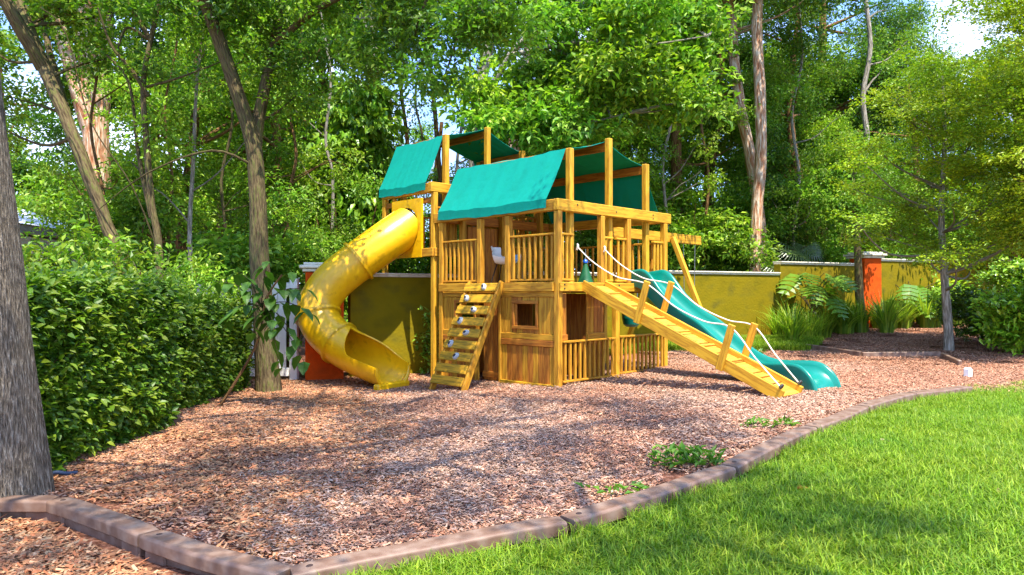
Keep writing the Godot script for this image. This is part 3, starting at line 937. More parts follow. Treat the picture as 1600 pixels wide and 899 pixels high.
func build_tube_slide(ps: Node3D, inv: Transform3D) -> void:
	var ts := group_part("tube_slide", ps)
	ts.set_meta("label", "yellow plastic tube slide curling down from the tower")
	var raw := [W(640, 352, 12.50), W(604, 377, 12.22), W(560, 408, 12.05), W(521, 440, 11.95), W(500, 470, 11.88), W(497, 494, 11.8), W(511, 519, 11.68), W(537, 541, 11.52), W(563, 555, 11.35), W(590, 567, 11.15), W(614, 576, 10.98)]
	var pts := []
	for p in raw: pts.append(inv * p)
	var path := smooth_path(pts, 8)
	var R := 0.335
	# flange on the tower
	var fl := MB.new()
	var seg := 24
	for sx in [-1.0, 1.0]:
		for j in seg:
			var a0 := TAU * j / seg
			var a1 := TAU * (j + 1) / seg
			var sq := func(a: float) -> Vector3:
				var c := Vector2(cos(a), sin(a))
				var k := 1.0 / maxf(absf(c.x), absf(c.y))
				return Vector3(0.02 * sx, c.y * k * 0.5, c.x * k * 0.42)
			var ci := func(a: float) -> Vector3:
				return Vector3(0.02 * sx, sin(a) * R * 1.08, cos(a) * R)
			fl.quad(sq.call(a0), sq.call(a1), ci.call(a1), ci.call(a0), Vector3(sx, 0, 0))
			if sx > 0:
				fl.quad(sq.call(a0), sq.call(a1), sq.call(a1) - Vector3(0.04, 0, 0), sq.call(a0) - Vector3(0.04, 0, 0), sq.call((a0 + a1) * 0.5) * Vector3(0, 1, 1))
	obj("flange", fl.mesh(), M.slide_yellow, ts, Vector3(-0.072, pts[0].y - 0.07, pts[0].z + 0.01))
	# sections between the joints; circle profile (open where the chute begins)
	var frames := PackedVector3Array()
	for i in path.size(): frames.append(Vector3.UP)
	var cuts := [[0, 16], [16, 40], [40, 55]]
	for c in cuts:
		var sub := PackedVector3Array()
		var up := PackedVector3Array()
		var prof := []
		for i in range(c[0], c[1] + 1):
			sub.append(path[i])
			up.append(Vector3.UP)
			var loop := []
			var n := 28
			for j in n:
				var a := TAU * j / n
				loop.append(Vector2(cos(a), sin(a)) * R)
			prof.append(loop)
		var mb_o := sweep_shell(prof, sub, up, 0.012)
		obj("tube_section", mb_o, M.slide_yellow, ts)
	for e in [[16, 0.045], [40, 0.045], [54, 0.035]]:
		var i: int = e[0]
		var t := (path[i + 1] - path[i - 1]).normalized()
		var sub := PackedVector3Array([path[i] - t * 0.025, path[i] - t * 0.02, path[i] + t * 0.02, path[i] + t * 0.025])
		var up := PackedVector3Array([Vector3.UP, Vector3.UP, Vector3.UP, Vector3.UP])
		var prof := []
		for q in [0.002, e[1], e[1], 0.002]:
			var loop := []
			for j in 28:
				var a := TAU * j / 28
				loop.append(Vector2(cos(a), sin(a)) * (R + q))
			prof.append(loop)
		obj("joint_ring", sweep(prof, sub, up, true) if false else sweep_open_ends(prof, sub, up), M.slide_yellow, ts)
	# moulded seam lines along the tube
	for c in [[2, 16], [17, 39]]:
		var sp := []
		for i in range(c[0], c[1], 2):
			var t := (path[i + 1] - path[i - 1]).normalized()
			var s := t.cross(Vector3.UP).normalized()
			var u := s.cross(t)
			var a := 0.42 * PI if c[0] == 2 else 0.25 * PI
			sp.append(path[i] + (s * -cos(a) * -1.0 + u * sin(a)) * (R + 0.002))
		tube(ts, "seam", sp, 0.007, 0.007, "slide_yellow", 6, 3)
	# exit chute: the tube opens at the top towards the end
	var sub := PackedVector3Array()
	var up := PackedVector3Array()
	var prof := []
	for i in range(55, path.size()):
		var k := float(i - 55) / (path.size() - 56)
		sub.append(path[i])
		up.append(Vector3.UP)
		var loop := []
		var n := 28
		var lo := lerpf(0.5, 0.93, smoothstep(0.1, 1.0, k))        # far side slopes down slowly
		var hi := lerpf(2.5, 2.03, smoothstep(0.0, 0.4, k))       # near side opens at once
		var rr_ := R * (1.0 + 0.08 * k)
		for j in n + 1:
			var a := PI * lerpf(lo, hi, float(j) / n)
			loop.append(Vector2(cos(a), sin(a)) * Vector2(rr_, rr_ * lerpf(1.0, 0.86, k)))
		prof.append(loop)
	obj("exit_chute", sweep_strip(prof, sub, up, 0.02), M.slide_yellow, ts)
	# foot under the chute
	var pe: Vector3 = path[-1]
	var te := (path[-1] - path[-4]).normalized()
	te.y = 0
	te = te.normalized()
	var se := te.cross(Vector3.UP)
	var gy: float = (inv * P(600, 602)).y
	var lip := [] 
	for j in 13:
		var a := PI * lerpf(0.98, 2.02, j / 12.0)
		lip.append(pe + te * 0.0 + se * cos(a) * R * 1.08 + Vector3.UP * sin(a) * R * 0.98)
	tube(ts, "chute_lip", lip, 0.032, 0.032, "slide_yellow", 8, 3)
	var fy := pe.y - R * 0.9
	bar(ts, "chute_foot", Vector3(pe.x, (fy + gy) * 0.5 + 0.02, pe.z) - se * 0.36 - te * 0.02, Vector3(pe.x, (fy + gy) * 0.5 + 0.02, pe.z) + se * 0.36 - te * 0.02, 0.12, maxf(0.16, fy - gy + 0.12), "slide_yellow", Vector3.UP, 0.035)

func sweep_open_ends(prof: Array, path: PackedVector3Array, ups: PackedVector3Array) -> ArrayMesh:
	return sweep_shell(prof, path, ups, 0.0)

func sweep_shell(prof: Array, path: PackedVector3Array, ups: PackedVector3Array, th: float) -> ArrayMesh:
	# closed loops swept without end caps; with th > 0 an inner wall is added
	var mb := MB.new()
	for layer in ([0.0, th] if th > 0.0 else [0.0]):
		var rows := []
		var nor := []
		for i in path.size():
			var t := (path[mini(i + 1, path.size() - 1)] - path[maxi(i - 1, 0)]).normalized()
			var s := t.cross(ups[i]).normalized()
			var u := s.cross(t)
			var row := []
			var rn := []
			for q in prof[i]:
				var dir: Vector3 = (s * q.x + u * q.y).normalized()
				row.append(path[i] + s * q.x + u * q.y - dir * layer)
				rn.append(dir if layer == 0.0 else -dir)
			rows.append(row)
			nor.append(rn)
		var m: int = rows[0].size()
		for i in rows.size() - 1:
			for j in m:
				var k := (j + 1) % m
				mb.tri(rows[i][j], rows[i][k], rows[i + 1][k], nor[i][j], nor[i][k], nor[i + 1][k])
				mb.tri(rows[i][j], rows[i + 1][k], rows[i + 1][j], nor[i][j], nor[i + 1][k], nor[i + 1][j])
	return mb.mesh()

func sweep_strip(prof: Array, path: PackedVector3Array, ups: PackedVector3Array, th: float) -> ArrayMesh:
	# open profile with an inner and an outer wall and closed edges
	var mb := MB.new()
	var outer := []
	var inner := []
	var nor := []
	for i in path.size():
		var t := (path[mini(i + 1, path.size() - 1)] - path[maxi(i - 1, 0)]).normalized()
		var s := t.cross(ups[i]).normalized()
		var u := s.cross(t)
		var a := []
		var b := []
		var c := []
		for q in prof[i]:
			var dir: Vector3 = (s * q.x + u * q.y).normalized()
			a.append(path[i] + s * q.x + u * q.y)
			b.append(path[i] + s * q.x + u * q.y - dir * th)
			c.append(dir)
		outer.append(a); inner.append(b); nor.append(c)
	var m: int = outer[0].size()
	for i in outer.size() - 1:
		for j in m - 1:
			mb.tri(outer[i][j], outer[i][j + 1], outer[i + 1][j + 1], nor[i][j], nor[i][j + 1], nor[i + 1][j + 1])
			mb.tri(outer[i][j], outer[i + 1][j + 1], outer[i + 1][j], nor[i][j], nor[i + 1][j + 1], nor[i + 1][j])
			mb.tri(inner[i][j], inner[i][j + 1], inner[i + 1][j + 1], -nor[i][j], -nor[i][j + 1], -nor[i + 1][j + 1])
			mb.tri(inner[i][j], inner[i + 1][j + 1], inner[i + 1][j], -nor[i][j], -nor[i + 1][j + 1], -nor[i + 1][j])
		mb.quad(outer[i][0], outer[i + 1][0], inner[i + 1][0], inner[i][0], Vector3.UP)
		mb.quad(outer[i][m - 1], outer[i + 1][m - 1], inner[i + 1][m - 1], inner[i][m - 1], Vector3.UP)
	var e := outer.size() - 1
	for j in m - 1:
		mb.quad(outer[e][j], outer[e][j + 1], inner[e][j + 1], inner[e][j], path[e] - path[e - 1])
	return mb.mesh()

func swing(ps: Node3D, at: Vector3, drop: float, label: String, bucket: bool) -> void:
	var w: Vector3 = ps.transform * at
	var t := thing("bucket_swing", label, "swing", w, "swings hanging from the wooden beam")
	t.rotation.y = PI / 4
	for s in [-1.0, 1.0]:
		tube(t, "chain", [Vector3(0.22 * s, 0.02, 0), Vector3(0.2 * s, -drop * 0.5, 0), Vector3(0.17 * s, -drop + 0.18, 0)], 0.007, 0.007, "steel", 6, 3)
	var pr := [Vector2(0.0, 0.0), Vector2(0.1, 0.005), Vector2(0.15, 0.05), Vector2(0.175, 0.16), Vector2(0.18, 0.27), Vector2(0.165, 0.275), Vector2(0.15, 0.16), Vector2(0.12, 0.06), Vector2(0.0, 0.03)]
	obj("bucket", lathe(pr, 16), M.slide_green, t, Vector3(0, -drop - 0.06, 0))

# ---------------------------------------------------------------- ground, borders, walls
var edge_px := [[-70, 772], [88, 776], [236, 828], [450, 888], [884, 806], [1138, 725], [1265, 664], [1347, 632], [1423, 612], [1511, 602]]
var edge := []        # world points along the edging, on the ground
var mulch_poly := PackedVector2Array()
var lawn_poly := PackedVector2Array()

func sheet(poly: PackedVector2Array, cell: float, off: float, bump: float) -> ArrayMesh:
	var mb := MB.new()
	var lo := Vector2(1e9, 1e9)
	var hi := -lo
	for p in poly:
		lo = lo.min(p)
		hi = hi.max(p)
	var fn := FastNoiseLite.new()
	fn.frequency = 0.6
	fn.seed = 4
	var put := func(q: Vector2) -> Vector3:
		return Vector3(q.x, H(q.x, -q.y) + off + bump * fn.get_noise_2d(q.x, q.y), q.y)
	var x := floorf(lo.x / cell) * cell
	while x < hi.x:
		var y := floorf(lo.y / cell) * cell
		while y < hi.y:
			var sq := PackedVector2Array([Vector2(x, y), Vector2(x + cell, y), Vector2(x + cell, y + cell), Vector2(x, y + cell)])
			for piece in Geometry2D.intersect_polygons(sq, poly):
				var ids := Geometry2D.triangulate_polygon(piece)
				for k in range(0, ids.size(), 3):
					mb.flat(put.call(piece[ids[k]]), put.call(piece[ids[k + 1]]), put.call(piece[ids[k + 2]]), Vector3.UP)
			y += cell
		x += cell
	return mb.mesh()

func build_ground() -> void:
	for e in edge_px:
		edge.append(P(e[0], e[1], 0.07))
	for p in edge: mulch_poly.append(Vector2(p.x, p.z))
	mulch_poly.append_array(PackedVector2Array([Vector2(9.0, -10.6), Vector2(20, -10.8), Vector2(20, -24), Vector2(-8, -14), Vector2(-8, -6.2)]))
	lawn_poly = PackedVector2Array([Vector2(-0.9, 2.0), Vector2(14, 2.0), Vector2(14, -10.8), Vector2(9.0, -10.6)])
	for i in range(edge.size() - 1, 2, -1):
		lawn_poly.append(Vector2(edge[i].x, edge[i].z))
	lawn_poly.append(Vector2(edge[3].x - 0.15, edge[3].z + 1.2))
	# ground reaching the horizon
	var g := MB.new()
	var big := PackedVector2Array([Vector2(-26, 12), Vector2(30, 12), Vector2(30, -46), Vector2(-26, -46)])
	var base := obj("ground", sheet(big, 2.0, -0.075, 0.0), M.mulch_soil)
	base.set_meta("kind", "structure")
	var far := MB.new()
	far.quad(Vector3(-900, -0.4, 900), Vector3(900, -0.4, 900), Vector3(900, -0.4, -900), Vector3(-900, -0.4, -900), Vector3.UP)
	var fo := obj("terrain", far.mesh(), M.lawn_soil)
	fo.set_meta("kind", "structure")
	var mo := obj("mulch_bed", sheet(mulch_poly, 0.4, -0.012, 0.02), M.mulch_soil)
	mo.set_meta("kind", "structure")
	var lo := obj("lawn", sheet(lawn_poly, 0.5, -0.06, 0.008), M.lawn_soil)
	lo.set_meta("kind", "structure")
	var strip := PackedVector2Array([Vector2(1.2, -14.8), Vector2(5.6, -14.2), Vector2(6.6, -15.8), Vector2(1.2, -16.0)])
	var so := obj("lawn", sheet(strip, 0.5, 0.006, 0.0), M.lawn_soil)
	so.set_meta("kind", "structure")
	scatter_mulch()
	scatter_grass(lawn_poly, -0.06, 0.105, "short green lawn grass in dappled light beside the edging", 11.5)
	scatter_grass(strip, 0.006, 0.15, "strip of green grass behind the playset swings", 30.0)

func chip_cluster(n: int, R: float, pal: Array, L: float) -> ArrayMesh:
	var mb := MB.new()
	mb.colored = true
	for i in n:
		var a := rng.randf() * TAU
		var q := sqrt(rng.randf()) * R
		var c := Vector3(cos(a) * q, rr(0.0, 0.022), sin(a) * q)
		var b := Basis(Vector3.UP, rng.randf() * TAU) * Basis(Vector3(rr(-1, 1), 0, rr(-1, 1)).normalized(), rr(-0.55, 0.55))
		var l := L * (rr(0.35, 1.3) if rng.randf() < 0.9 else rr(1.4, 2.4))
		var w := L * rr(0.28, 0.7)
		var h := rr(0.002, 0.008)
		var col := pick_col(pal, 0.22)
		var p := [Vector3(-l, 0, -w * rr(0.3, 1)), Vector3(l, 0, -w * rr(0.3, 1)), Vector3(l * rr(0.7, 1), 0, w * rr(0.3, 1)), Vector3(-l * rr(0.7, 1), 0, w * rr(0.3, 1)), Vector3(rr(-0.3, 0.3) * l, h, 0)]
		for k in 5: p[k] = c + b * (p[k] * 0.5)
		for k in 4:
			mb.flat(p[k], p[(k + 1) % 4], p[4], b.y, col)
	return mb.mesh()

func scatter_mulch() -> void:
	var red := [Color(0.405, 0.188, 0.107), Color(0.331, 0.147, 0.083), Color(0.469, 0.244, 0.146), Color(0.235, 0.108, 0.064), Color(0.512, 0.301, 0.190), Color(0.384, 0.236, 0.158), Color(0.149, 0.070, 0.040)]
	var grey := [Color(0.427, 0.259, 0.174), Color(0.363, 0.221, 0.150), Color(0.491, 0.310, 0.213), Color(0.256, 0.141, 0.090), Color(0.405, 0.202, 0.119), Color(0.533, 0.368, 0.261), Color(0.160, 0.086, 0.051)]
	var leaf := [Color(0.384, 0.174, 0.079), Color(0.448, 0.221, 0.103), Color(0.277, 0.127, 0.064), Color(0.427, 0.263, 0.143), Color(0.203, 0.099, 0.051), Color(0.427, 0.156, 0.067)]
	var kinds := [chip_cluster(1100, 0.5, red, 0.032), chip_cluster(1100, 0.5, grey, 0.03), chip_cluster(700, 0.5, leaf, 0.046)]
	var xf := [[], [], []]
	var tn := [[], [], []]
	var fn := FastNoiseLite.new()
	fn.frequency = 0.35
	fn.seed = 9
	var spots := 0
	var tries := 0
	while spots < 1500 and tries < 9000:
		tries += 1
		var x := rr(-6.5, 13.0)
		var d := rr(2.2, 21.0)
		if absf(x) > d * 0.78 + 1.0: continue
		if d > 13.0 and x < 3.0: continue
		var inside := Geometry2D.is_point_in_polygon(Vector2(x, -d), mulch_poly)
		var in_lawn := Geometry2D.is_point_in_polygon(Vector2(x, -d), lawn_poly)
		if in_lawn: continue
		var near_edge := false
		for e in edge.size() - 1:
			var cp := Geometry2D.get_closest_point_to_segment(Vector2(x, -d), Vector2(edge[e].x, edge[e].z), Vector2(edge[e + 1].x, edge[e + 1].z))
			if cp.distance_to(Vector2(x, -d)) < 0.48: near_edge = true
		if near_edge and rng.randf() < 0.0: continue
		if near_edge and not inside: continue
		if near_edge: continue
		var v := fn.get_noise_2d(x, d)
		# litter is leafy and red under the trees by the hedge, greyer in the middle of the bed
		var k := 1 if v - 0.12 * absf(x - 0.3) + 0.30 > rr(-0.35, 0.35) else 0
		if x < -1.0 + v * 2.0 and rng.randf() < 0.55: k = 2
		if not inside: k = 2
		var y := H(x, d) + (0.0 if inside else -0.065)
		xf[k].append(Transform3D(Basis(Vector3.UP, rng.randf() * TAU), Vector3(x, y, -d)))
		var q := 1.0 + rr(-0.15, 0.15)
		tn[k].append(Color(q, q, q))
		spots += 1
	# small clusters close to the edging
	var small := [chip_cluster(140, 0.16, red, 0.032), chip_cluster(140, 0.16, grey, 0.03), chip_cluster(90, 0.16, leaf, 0.046)]
	var sx := [[], [], []]
	var st := [[], [], []]
	for e in edge.size() - 1:
		var a := Vector2(edge[e].x, edge[e].z)
		var b := Vector2(edge[e + 1].x, edge[e + 1].z)
		var nn := (b - a).orthogonal().normalized()
		for i in int(a.distance_to(b) * 34.0):
			var s := -1.0 if rng.randf() < 0.65 else 1.0
			var q := a.lerp(b, rng.randf()) + nn * s * rr(0.22, 0.58)
			if Geometry2D.is_point_in_polygon(q, lawn_poly): continue
			var inside := Geometry2D.is_point_in_polygon(q, mulch_poly)
			var k := 2 if not inside or (q.x < -1.0 and rng.randf() < 0.5) else (0 if rng.randf() < 0.5 else 1)
			sx[k].append(Transform3D(Basis(Vector3.UP, rng.randf() * TAU), Vector3(q.x, H(q.x, -q.y) + (0.0 if inside else -0.065), q.y)))
			st[k].append(Color.WHITE)
	var lab := ["reddish brown bark mulch chips covering the play area", "weathered grey bark mulch chips covering the play area", "dry brown leaf litter over the mulch beside the hedge"]
	for k in 3:
		var o := scatter(null, ["mulch_chips", "mulch_chips", "leaf_litter"][k], kinds[k], M.chip, xf[k], tn[k])
		tag(o, lab[k], ["mulch", "mulch", "leaf litter"][k], "", "stuff")
		o = scatter(null, ["mulch_chips", "mulch_chips", "leaf_litter"][k], small[k], M.chip, sx[k], st[k])
		tag(o, ["reddish mulch chips lying along the brown edging", "grey mulch chips lying along the brown edging", "dry leaves lying along the brown edging"][k], ["mulch", "mulch", "leaf litter"][k], "", "stuff")

func grass_cluster(n: int, R: float, h: float, pal: Array) -> ArrayMesh:
	var mb := MB.new()
	mb.colored = true
	for i in n:
		var a := rng.randf() * TAU
		var q := sqrt(rng.randf()) * R
		var p := Vector3(cos(a) * q, 0, sin(a) * q)
		var l := h * rr(0.55, 1.25)
		var yaw := rng.randf() * TAU
		var out := Vector3(cos(yaw), 0, sin(yaw))
		var s := Vector3(-out.z, 0, out.x) * rr(0.0022, 0.0040)
		var bend := rr(0.25, 0.95)
		var m := p + Vector3.UP * l * 0.6 + out * l * bend * 0.3
		var t := p + Vector3.UP * l * (1.0 - bend * 0.35) + out * l * bend
		var col := pick_col(pal, 0.3)
		mb.quad(p - s, p + s, m + s * 0.85, m - s * 0.85, out + Vector3.UP * 0.4, Vector2.ZERO, Vector2.ZERO, Vector2.ZERO, Vector2.ZERO, col)
		mb.flat(m - s * 0.85, m + s * 0.85, t, out + Vector3.UP * 0.6, col)
	return mb.mesh()

func scatter_grass(poly: PackedVector2Array, off: float, h: float, label: String, far: float) -> void:
	var pal := [Color(0.19, 0.32, 0.014), Color(0.24, 0.38, 0.018), Color(0.14, 0.26, 0.012), Color(0.30, 0.42, 0.025), Color(0.29, 0.38, 0.035), Color(0.10, 0.20, 0.01)]
	var mesh := grass_cluster(620, 0.32, h, pal)
	var xf := []
	var tn := []
	var lo := Vector2(1e9, 1e9)
	var hi := -lo
	for p in poly:
		lo = lo.min(p)
		hi = hi.max(p)
	var fn := FastNoiseLite.new()
	fn.frequency = 0.8
	fn.seed = 12
	var step := 0.2
	var y := lo.y
	while y < hi.y:
		var x := lo.x
		while x < hi.x:
			var q := Vector2(x + rr(-0.1, 0.1), y + rr(-0.1, 0.1))
			if -q.y > 2.0 and -q.y < far and absf(q.x) < -q.y * 0.76 + 0.6 and Geometry2D.is_point_in_polygon(q, poly):
				var ok := true
				for e in edge.size() - 1:
					var cp := Geometry2D.get_closest_point_to_segment(q, Vector2(edge[e].x, edge[e].z), Vector2(edge[e + 1].x, edge[e + 1].z))
					if cp.distance_to(q) < 0.30: ok = false
				if ok:
					var s := rr(0.8, 1.2)
					xf.append(Transform3D(Basis(Vector3.UP, rng.randf() * TAU).scaled(Vector3(1, s, 1)), Vector3(q.x, H(q.x, -q.y) + off, q.y)))
					var v := fn.get_noise_2d(q.x, q.y)
					tn.append(Color(1.0 + v * 0.45, 1.0 + v * 0.15, 1.0 + v * 0.3))
			x += step
		y += step
	var o := scatter(null, "grass", mesh, M.grass_blade, xf, tn)
	tag(o, label, "grass", "", "stuff")
	if far < 20.0:
		# blades that lean on the edging
		var sm := grass_cluster(60, 0.1, h * 1.1, pal)
		var sx := []
		var st := []
		for e in range(3, edge.size() - 1):
			var a := Vector2(edge[e].x, edge[e].z)
			var b := Vector2(edge[e + 1].x, edge[e + 1].z)
			var nn := (b - a).orthogonal().normalized()
			if not Geometry2D.is_point_in_polygon(a.lerp(b, 0.5) + nn * 0.3, poly): nn = -nn
			for i in int(a.distance_to(b) * 46.0):
				var q := a.lerp(b, rng.randf()) + nn * rr(0.13, 0.42)
				var s := rr(0.7, 1.25)
				sx.append(Transform3D(Basis(Vector3.UP, rng.randf() * TAU).scaled(Vector3(1, s, 1)), Vector3(q.x, H(q.x, -q.y) + off, q.y)))
				st.append(Color.WHITE)
		var o2 := scatter(null, "grass", sm, M.grass_blade, sx, st)
		tag(o2, "grass blades growing against the brown edging", "grass", "", "stuff")

func build_edging() -> void:
	var where := ["brown plastic edging piece at the foot of the furrowed oak trunk", "brown edging piece next to the one at the oak foot", "brown curved edging piece between leaf litter and mulch", "long brown edging piece where lawn and leaf litter meet", "brown edging piece with a gap to its neighbour, along the lawn", "brown edging piece beside the weed clump, along the lawn", "short-looking edging piece between weed clump and ramp foot", "edging piece along the lawn, near the green slide end", "last brown edging piece at the end of the row, beside the white block"]
	for i in edge.size() - 1:
		var a: Vector3 = edge[i]
		var b: Vector3 = edge[i + 1]
		a.y -= 0.07
		b.y -= 0.07
		var dir := (b - a).normalized()
		var len := a.distance_to(b)
		var gap := 0.012 if i != 3 else 0.02
		var t := thing("landscape_edging", where[i], "edging", a.lerp(b, 0.5), "brown edging pieces around the mulch bed")
		t.transform.basis = Basis(dir, Vector3.UP, dir.cross(Vector3.UP)).orthonormalized()
		# cap with a rounded top and rounded ends, swept
		var path := PackedVector3Array()
		var ups := PackedVector3Array()
		var prof := []
		var n := 14
		var hl := len * 0.5 - gap
		var bow := 0.02 * (1.0 if i % 2 == 0 else -1.0)
		for k in n + 1:
			var x := lerpf(-hl, hl, float(k) / n)
			path.append(Vector3(x, 0.022 + 0.002 * sin(k * 0.7), bow * (1.0 - pow(x / hl, 2.0))))
			ups.append(Vector3.UP)
			var endk := 1.0 - 0.10 * (1.0 if k == 0 or k == n else 0.0)
			var w := 0.075 * endk
			var h := 0.042 * endk
			prof.append([Vector2(-w * 0.98, -0.034), Vector2(-w, -0.03), Vector2(-w, h * 0.55), Vector2(-w * 0.96, h * 0.8), Vector2(-w * 0.84, h * 0.97), Vector2(-w * 0.7, h), Vector2(w * 0.7, h), Vector2(w * 0.84, h * 0.97), Vector2(w * 0.96, h * 0.8), Vector2(w, h * 0.55), Vector2(w, -0.03), Vector2(w * 0.98, -0.034)])
		obj("cap", sweep(prof, path, ups), M.edging, t)
		bx(t, "body", Vector3(0, -0.06, 0), Vector3(hl * 2.0 - 0.06, 0.15, 0.07), "edging", 0.01)
		for f in [-0.8, 0.8]:
			bx(t, "foot", Vector3(f * hl, -0.058, 0.0), Vector3(0.2, 0.145, 0.105), "edging", 0.012)
		for f in [-1.0]:
			obj("stake_cap", lathe([Vector2(0.0, 0.003), Vector2(0.016, 0.003), Vector2(0.02, 0.0)], 12), M.edging_dark, t, Vector3(f * (hl - 0.09), 0.0635, bow * 0.2))
	# thin boards round the far bed
	for s in [[[1258, 546], [1345, 559], "thin weathered board edging the far mulch bed beside the fern bed"], [[1347, 560], [1470, 559], "thin weathered board edging the mulch below the slender tree"], [[1472, 561], [1500, 574], "short thin board at the bend of the far bed edging"], [[1040, 547], [1120, 549], "dark low board between mulch and grass behind the slide"], [[640, 583], [692, 578], "dark low board on the mulch between tube slide and playhouse"]]:
		var a := P(s[0][0], s[0][1])
		var b := P(s[1][0], s[1][1])
		var t := thing("edging_board", s[2], "edging board", a.lerp(b, 0.5))
		bar(t, "board", a - t.position + Vector3.UP * 0.05, b - t.position + Vector3.UP * 0.05, 0.06, 0.12, "edging", Vector3.UP, 0.01)
	var wp := P(1512, 590)
	var wt := thing("white_block", "small white block on the mulch past the last edging piece", "block", wp)
	bx(wt, "block", Vector3(0, 0.06, 0), Vector3(0.08, 0.16, 0.1), "white_plastic", 0.02).rotation.y = 0.5

func build_walls() -> void:
	# the wall line, from the first pillar to beyond the frame
	var a := Vector3(-2.85, 0, -12.5)
	var s := -0.479
	var at := func(x: float) -> Vector3: return Vector3(x, 0, -12.5 + s * (x + 2.85))
	var segs := [[-2.82, 6.15, 1.62, 1.82, "ochre stucco garden wall with pale coping behind the playset"], [6.17, 8.5, 2.03, 2.06, "higher ochre wall piece stepped up beside the orange pillar"], [9.2, 17.5, 2.13, 2.45, "ochre stucco wall behind the slender yellow-green tree"]]
	for q in segs:
		var p0: Vector3 = at.call(q[0])
		var p1: Vector3 = at.call(q[1])
		var t := thing("garden_wall", q[4], "wall", p0.lerp(p1, 0.5), "ochre garden walls")
		var n := maxi(1, int(round(p0.distance_to(p1) / 3.2)))
		for i in n:
			var u := p0.lerp(p1, float(i) / n)
			var w := p0.lerp(p1, float(i + 1) / n)
			var y := lerpf(q[2], q[3], (i + 0.5) / n)
			var c := u.lerp(w, 0.5) - t.position
			var dv := (w - u)
			var o := bar(t, "wall_panel", Vector3(u.x, (y - 0.6) * 0.5, u.z) - t.position, Vector3(w.x, (y - 0.6) * 0.5, w.z) - t.position, 0.2, y + 0.6 - 0.0, "stucco", Vector3.UP, 0.004)
			o = bar(t, "coping", Vector3(u.x, y + 0.02, u.z) - t.position + dv.normalized() * 0.004, Vector3(w.x, y + 0.02, w.z) - t.position - dv.normalized() * 0.004, 0.25, 0.04, "coping", Vector3.UP, 0.008)
			o = bar(t, "coping", Vector3(u.x, y + 0.054, u.z) - t.position + dv.normalized() * 0.004, Vector3(w.x, y + 0.054, w.z) - t.position - dv.normalized() * 0.004, 0.29, 0.028, "coping", Vector3.UP, 0.01)
	for q in [[-3.2, 1.72, 0.62, "orange stucco pillar behind the yellow tube slide"], [8.85, 2.24, 0.52, "orange stucco pillar with pale stepped cap beside the ferns"]]:
		var p: Vector3 = at.call(q[0])
		var t := thing("wall_pillar", q[3], "pillar", Vector3(p.x, 0, p.z), "orange wall pillars")
		t.rotation.y = atan(0.479) * 0.6
		bx(t, "shaft", Vector3(0, (q[1] - 0.6) * 0.5, 0), Vector3(q[2], q[1] + 0.6, q[2]), "stucco_orange", 0.012)
		bx(t, "cap", Vector3(0, q[1] + 0.03, 0), Vector3(q[2] + 0.1, 0.055, q[2] + 0.1), "coping", 0.01)
		bx(t, "cap", Vector3(0, q[1] + 0.085, 0), Vector3(q[2] + 0.2, 0.05, q[2] + 0.2), "coping", 0.012)
		bx(t, "cap", Vector3(0, q[1] + 0.135, 0), Vector3(q[2] + 0.06, 0.045, q[2] + 0.06), "coping", 0.015)
	# white vinyl fence between hedge and pillar
	var f := thing("white_fence", "white vinyl board fence between hedge and orange pillar", "fence", Vector3(-4.5, -0.09, -12.1))
	for i in 12:
		bx(f, "fence_board", Vector3(-1.0 + i * 0.15, 0.82, 0), Vector3(0.142, 1.5, 0.03), "white_vinyl", 0.004)
	bx(f, "fence_rail", Vector3(-0.15, 1.58, 0), Vector3(1.95, 0.11, 0.06), "white_vinyl", 0.008)
	bx(f, "fence_rail", Vector3(-0.15, 0.14, 0), Vector3(1.95, 0.14, 0.055), "white_vinyl", 0.008)
	for x in [-1.1, 0.86]:
		bx(f, "fence_post", Vector3(x, 0.8, 0.01), Vector3(0.13, 1.8, 0.13), "white_vinyl", 0.01)
	# neighbour's house
	var h := thing("white_house", "white house with pale roof edge glimpsed behind the leaves", "house", Vector3(-13.6, 0, -18.0))
	bx(h, "wall", Vector3(0, 1.2, 0), Vector3(4.6, 3.0, 4.0), "white_vinyl", 0.01)
	bx(h, "fascia", Vector3(0, 2.85, 0), Vector3(4.76, 0.22, 4.16), "roof_trim", 0.02)
	var rf := MB.new()
	var e := [Vector3(-2.42, 2.965, 2.12), Vector3(2.42, 2.965, 2.12), Vector3(2.42, 2.965, -2.12), Vector3(-2.42, 2.965, -2.12), Vector3(0, 3.9, 0)]
	for k in 4: rf.flat(e[k], e[(k + 1) % 4], e[4], Vector3.UP)
	obj("roof", rf.mesh(), M.roof_white, h)

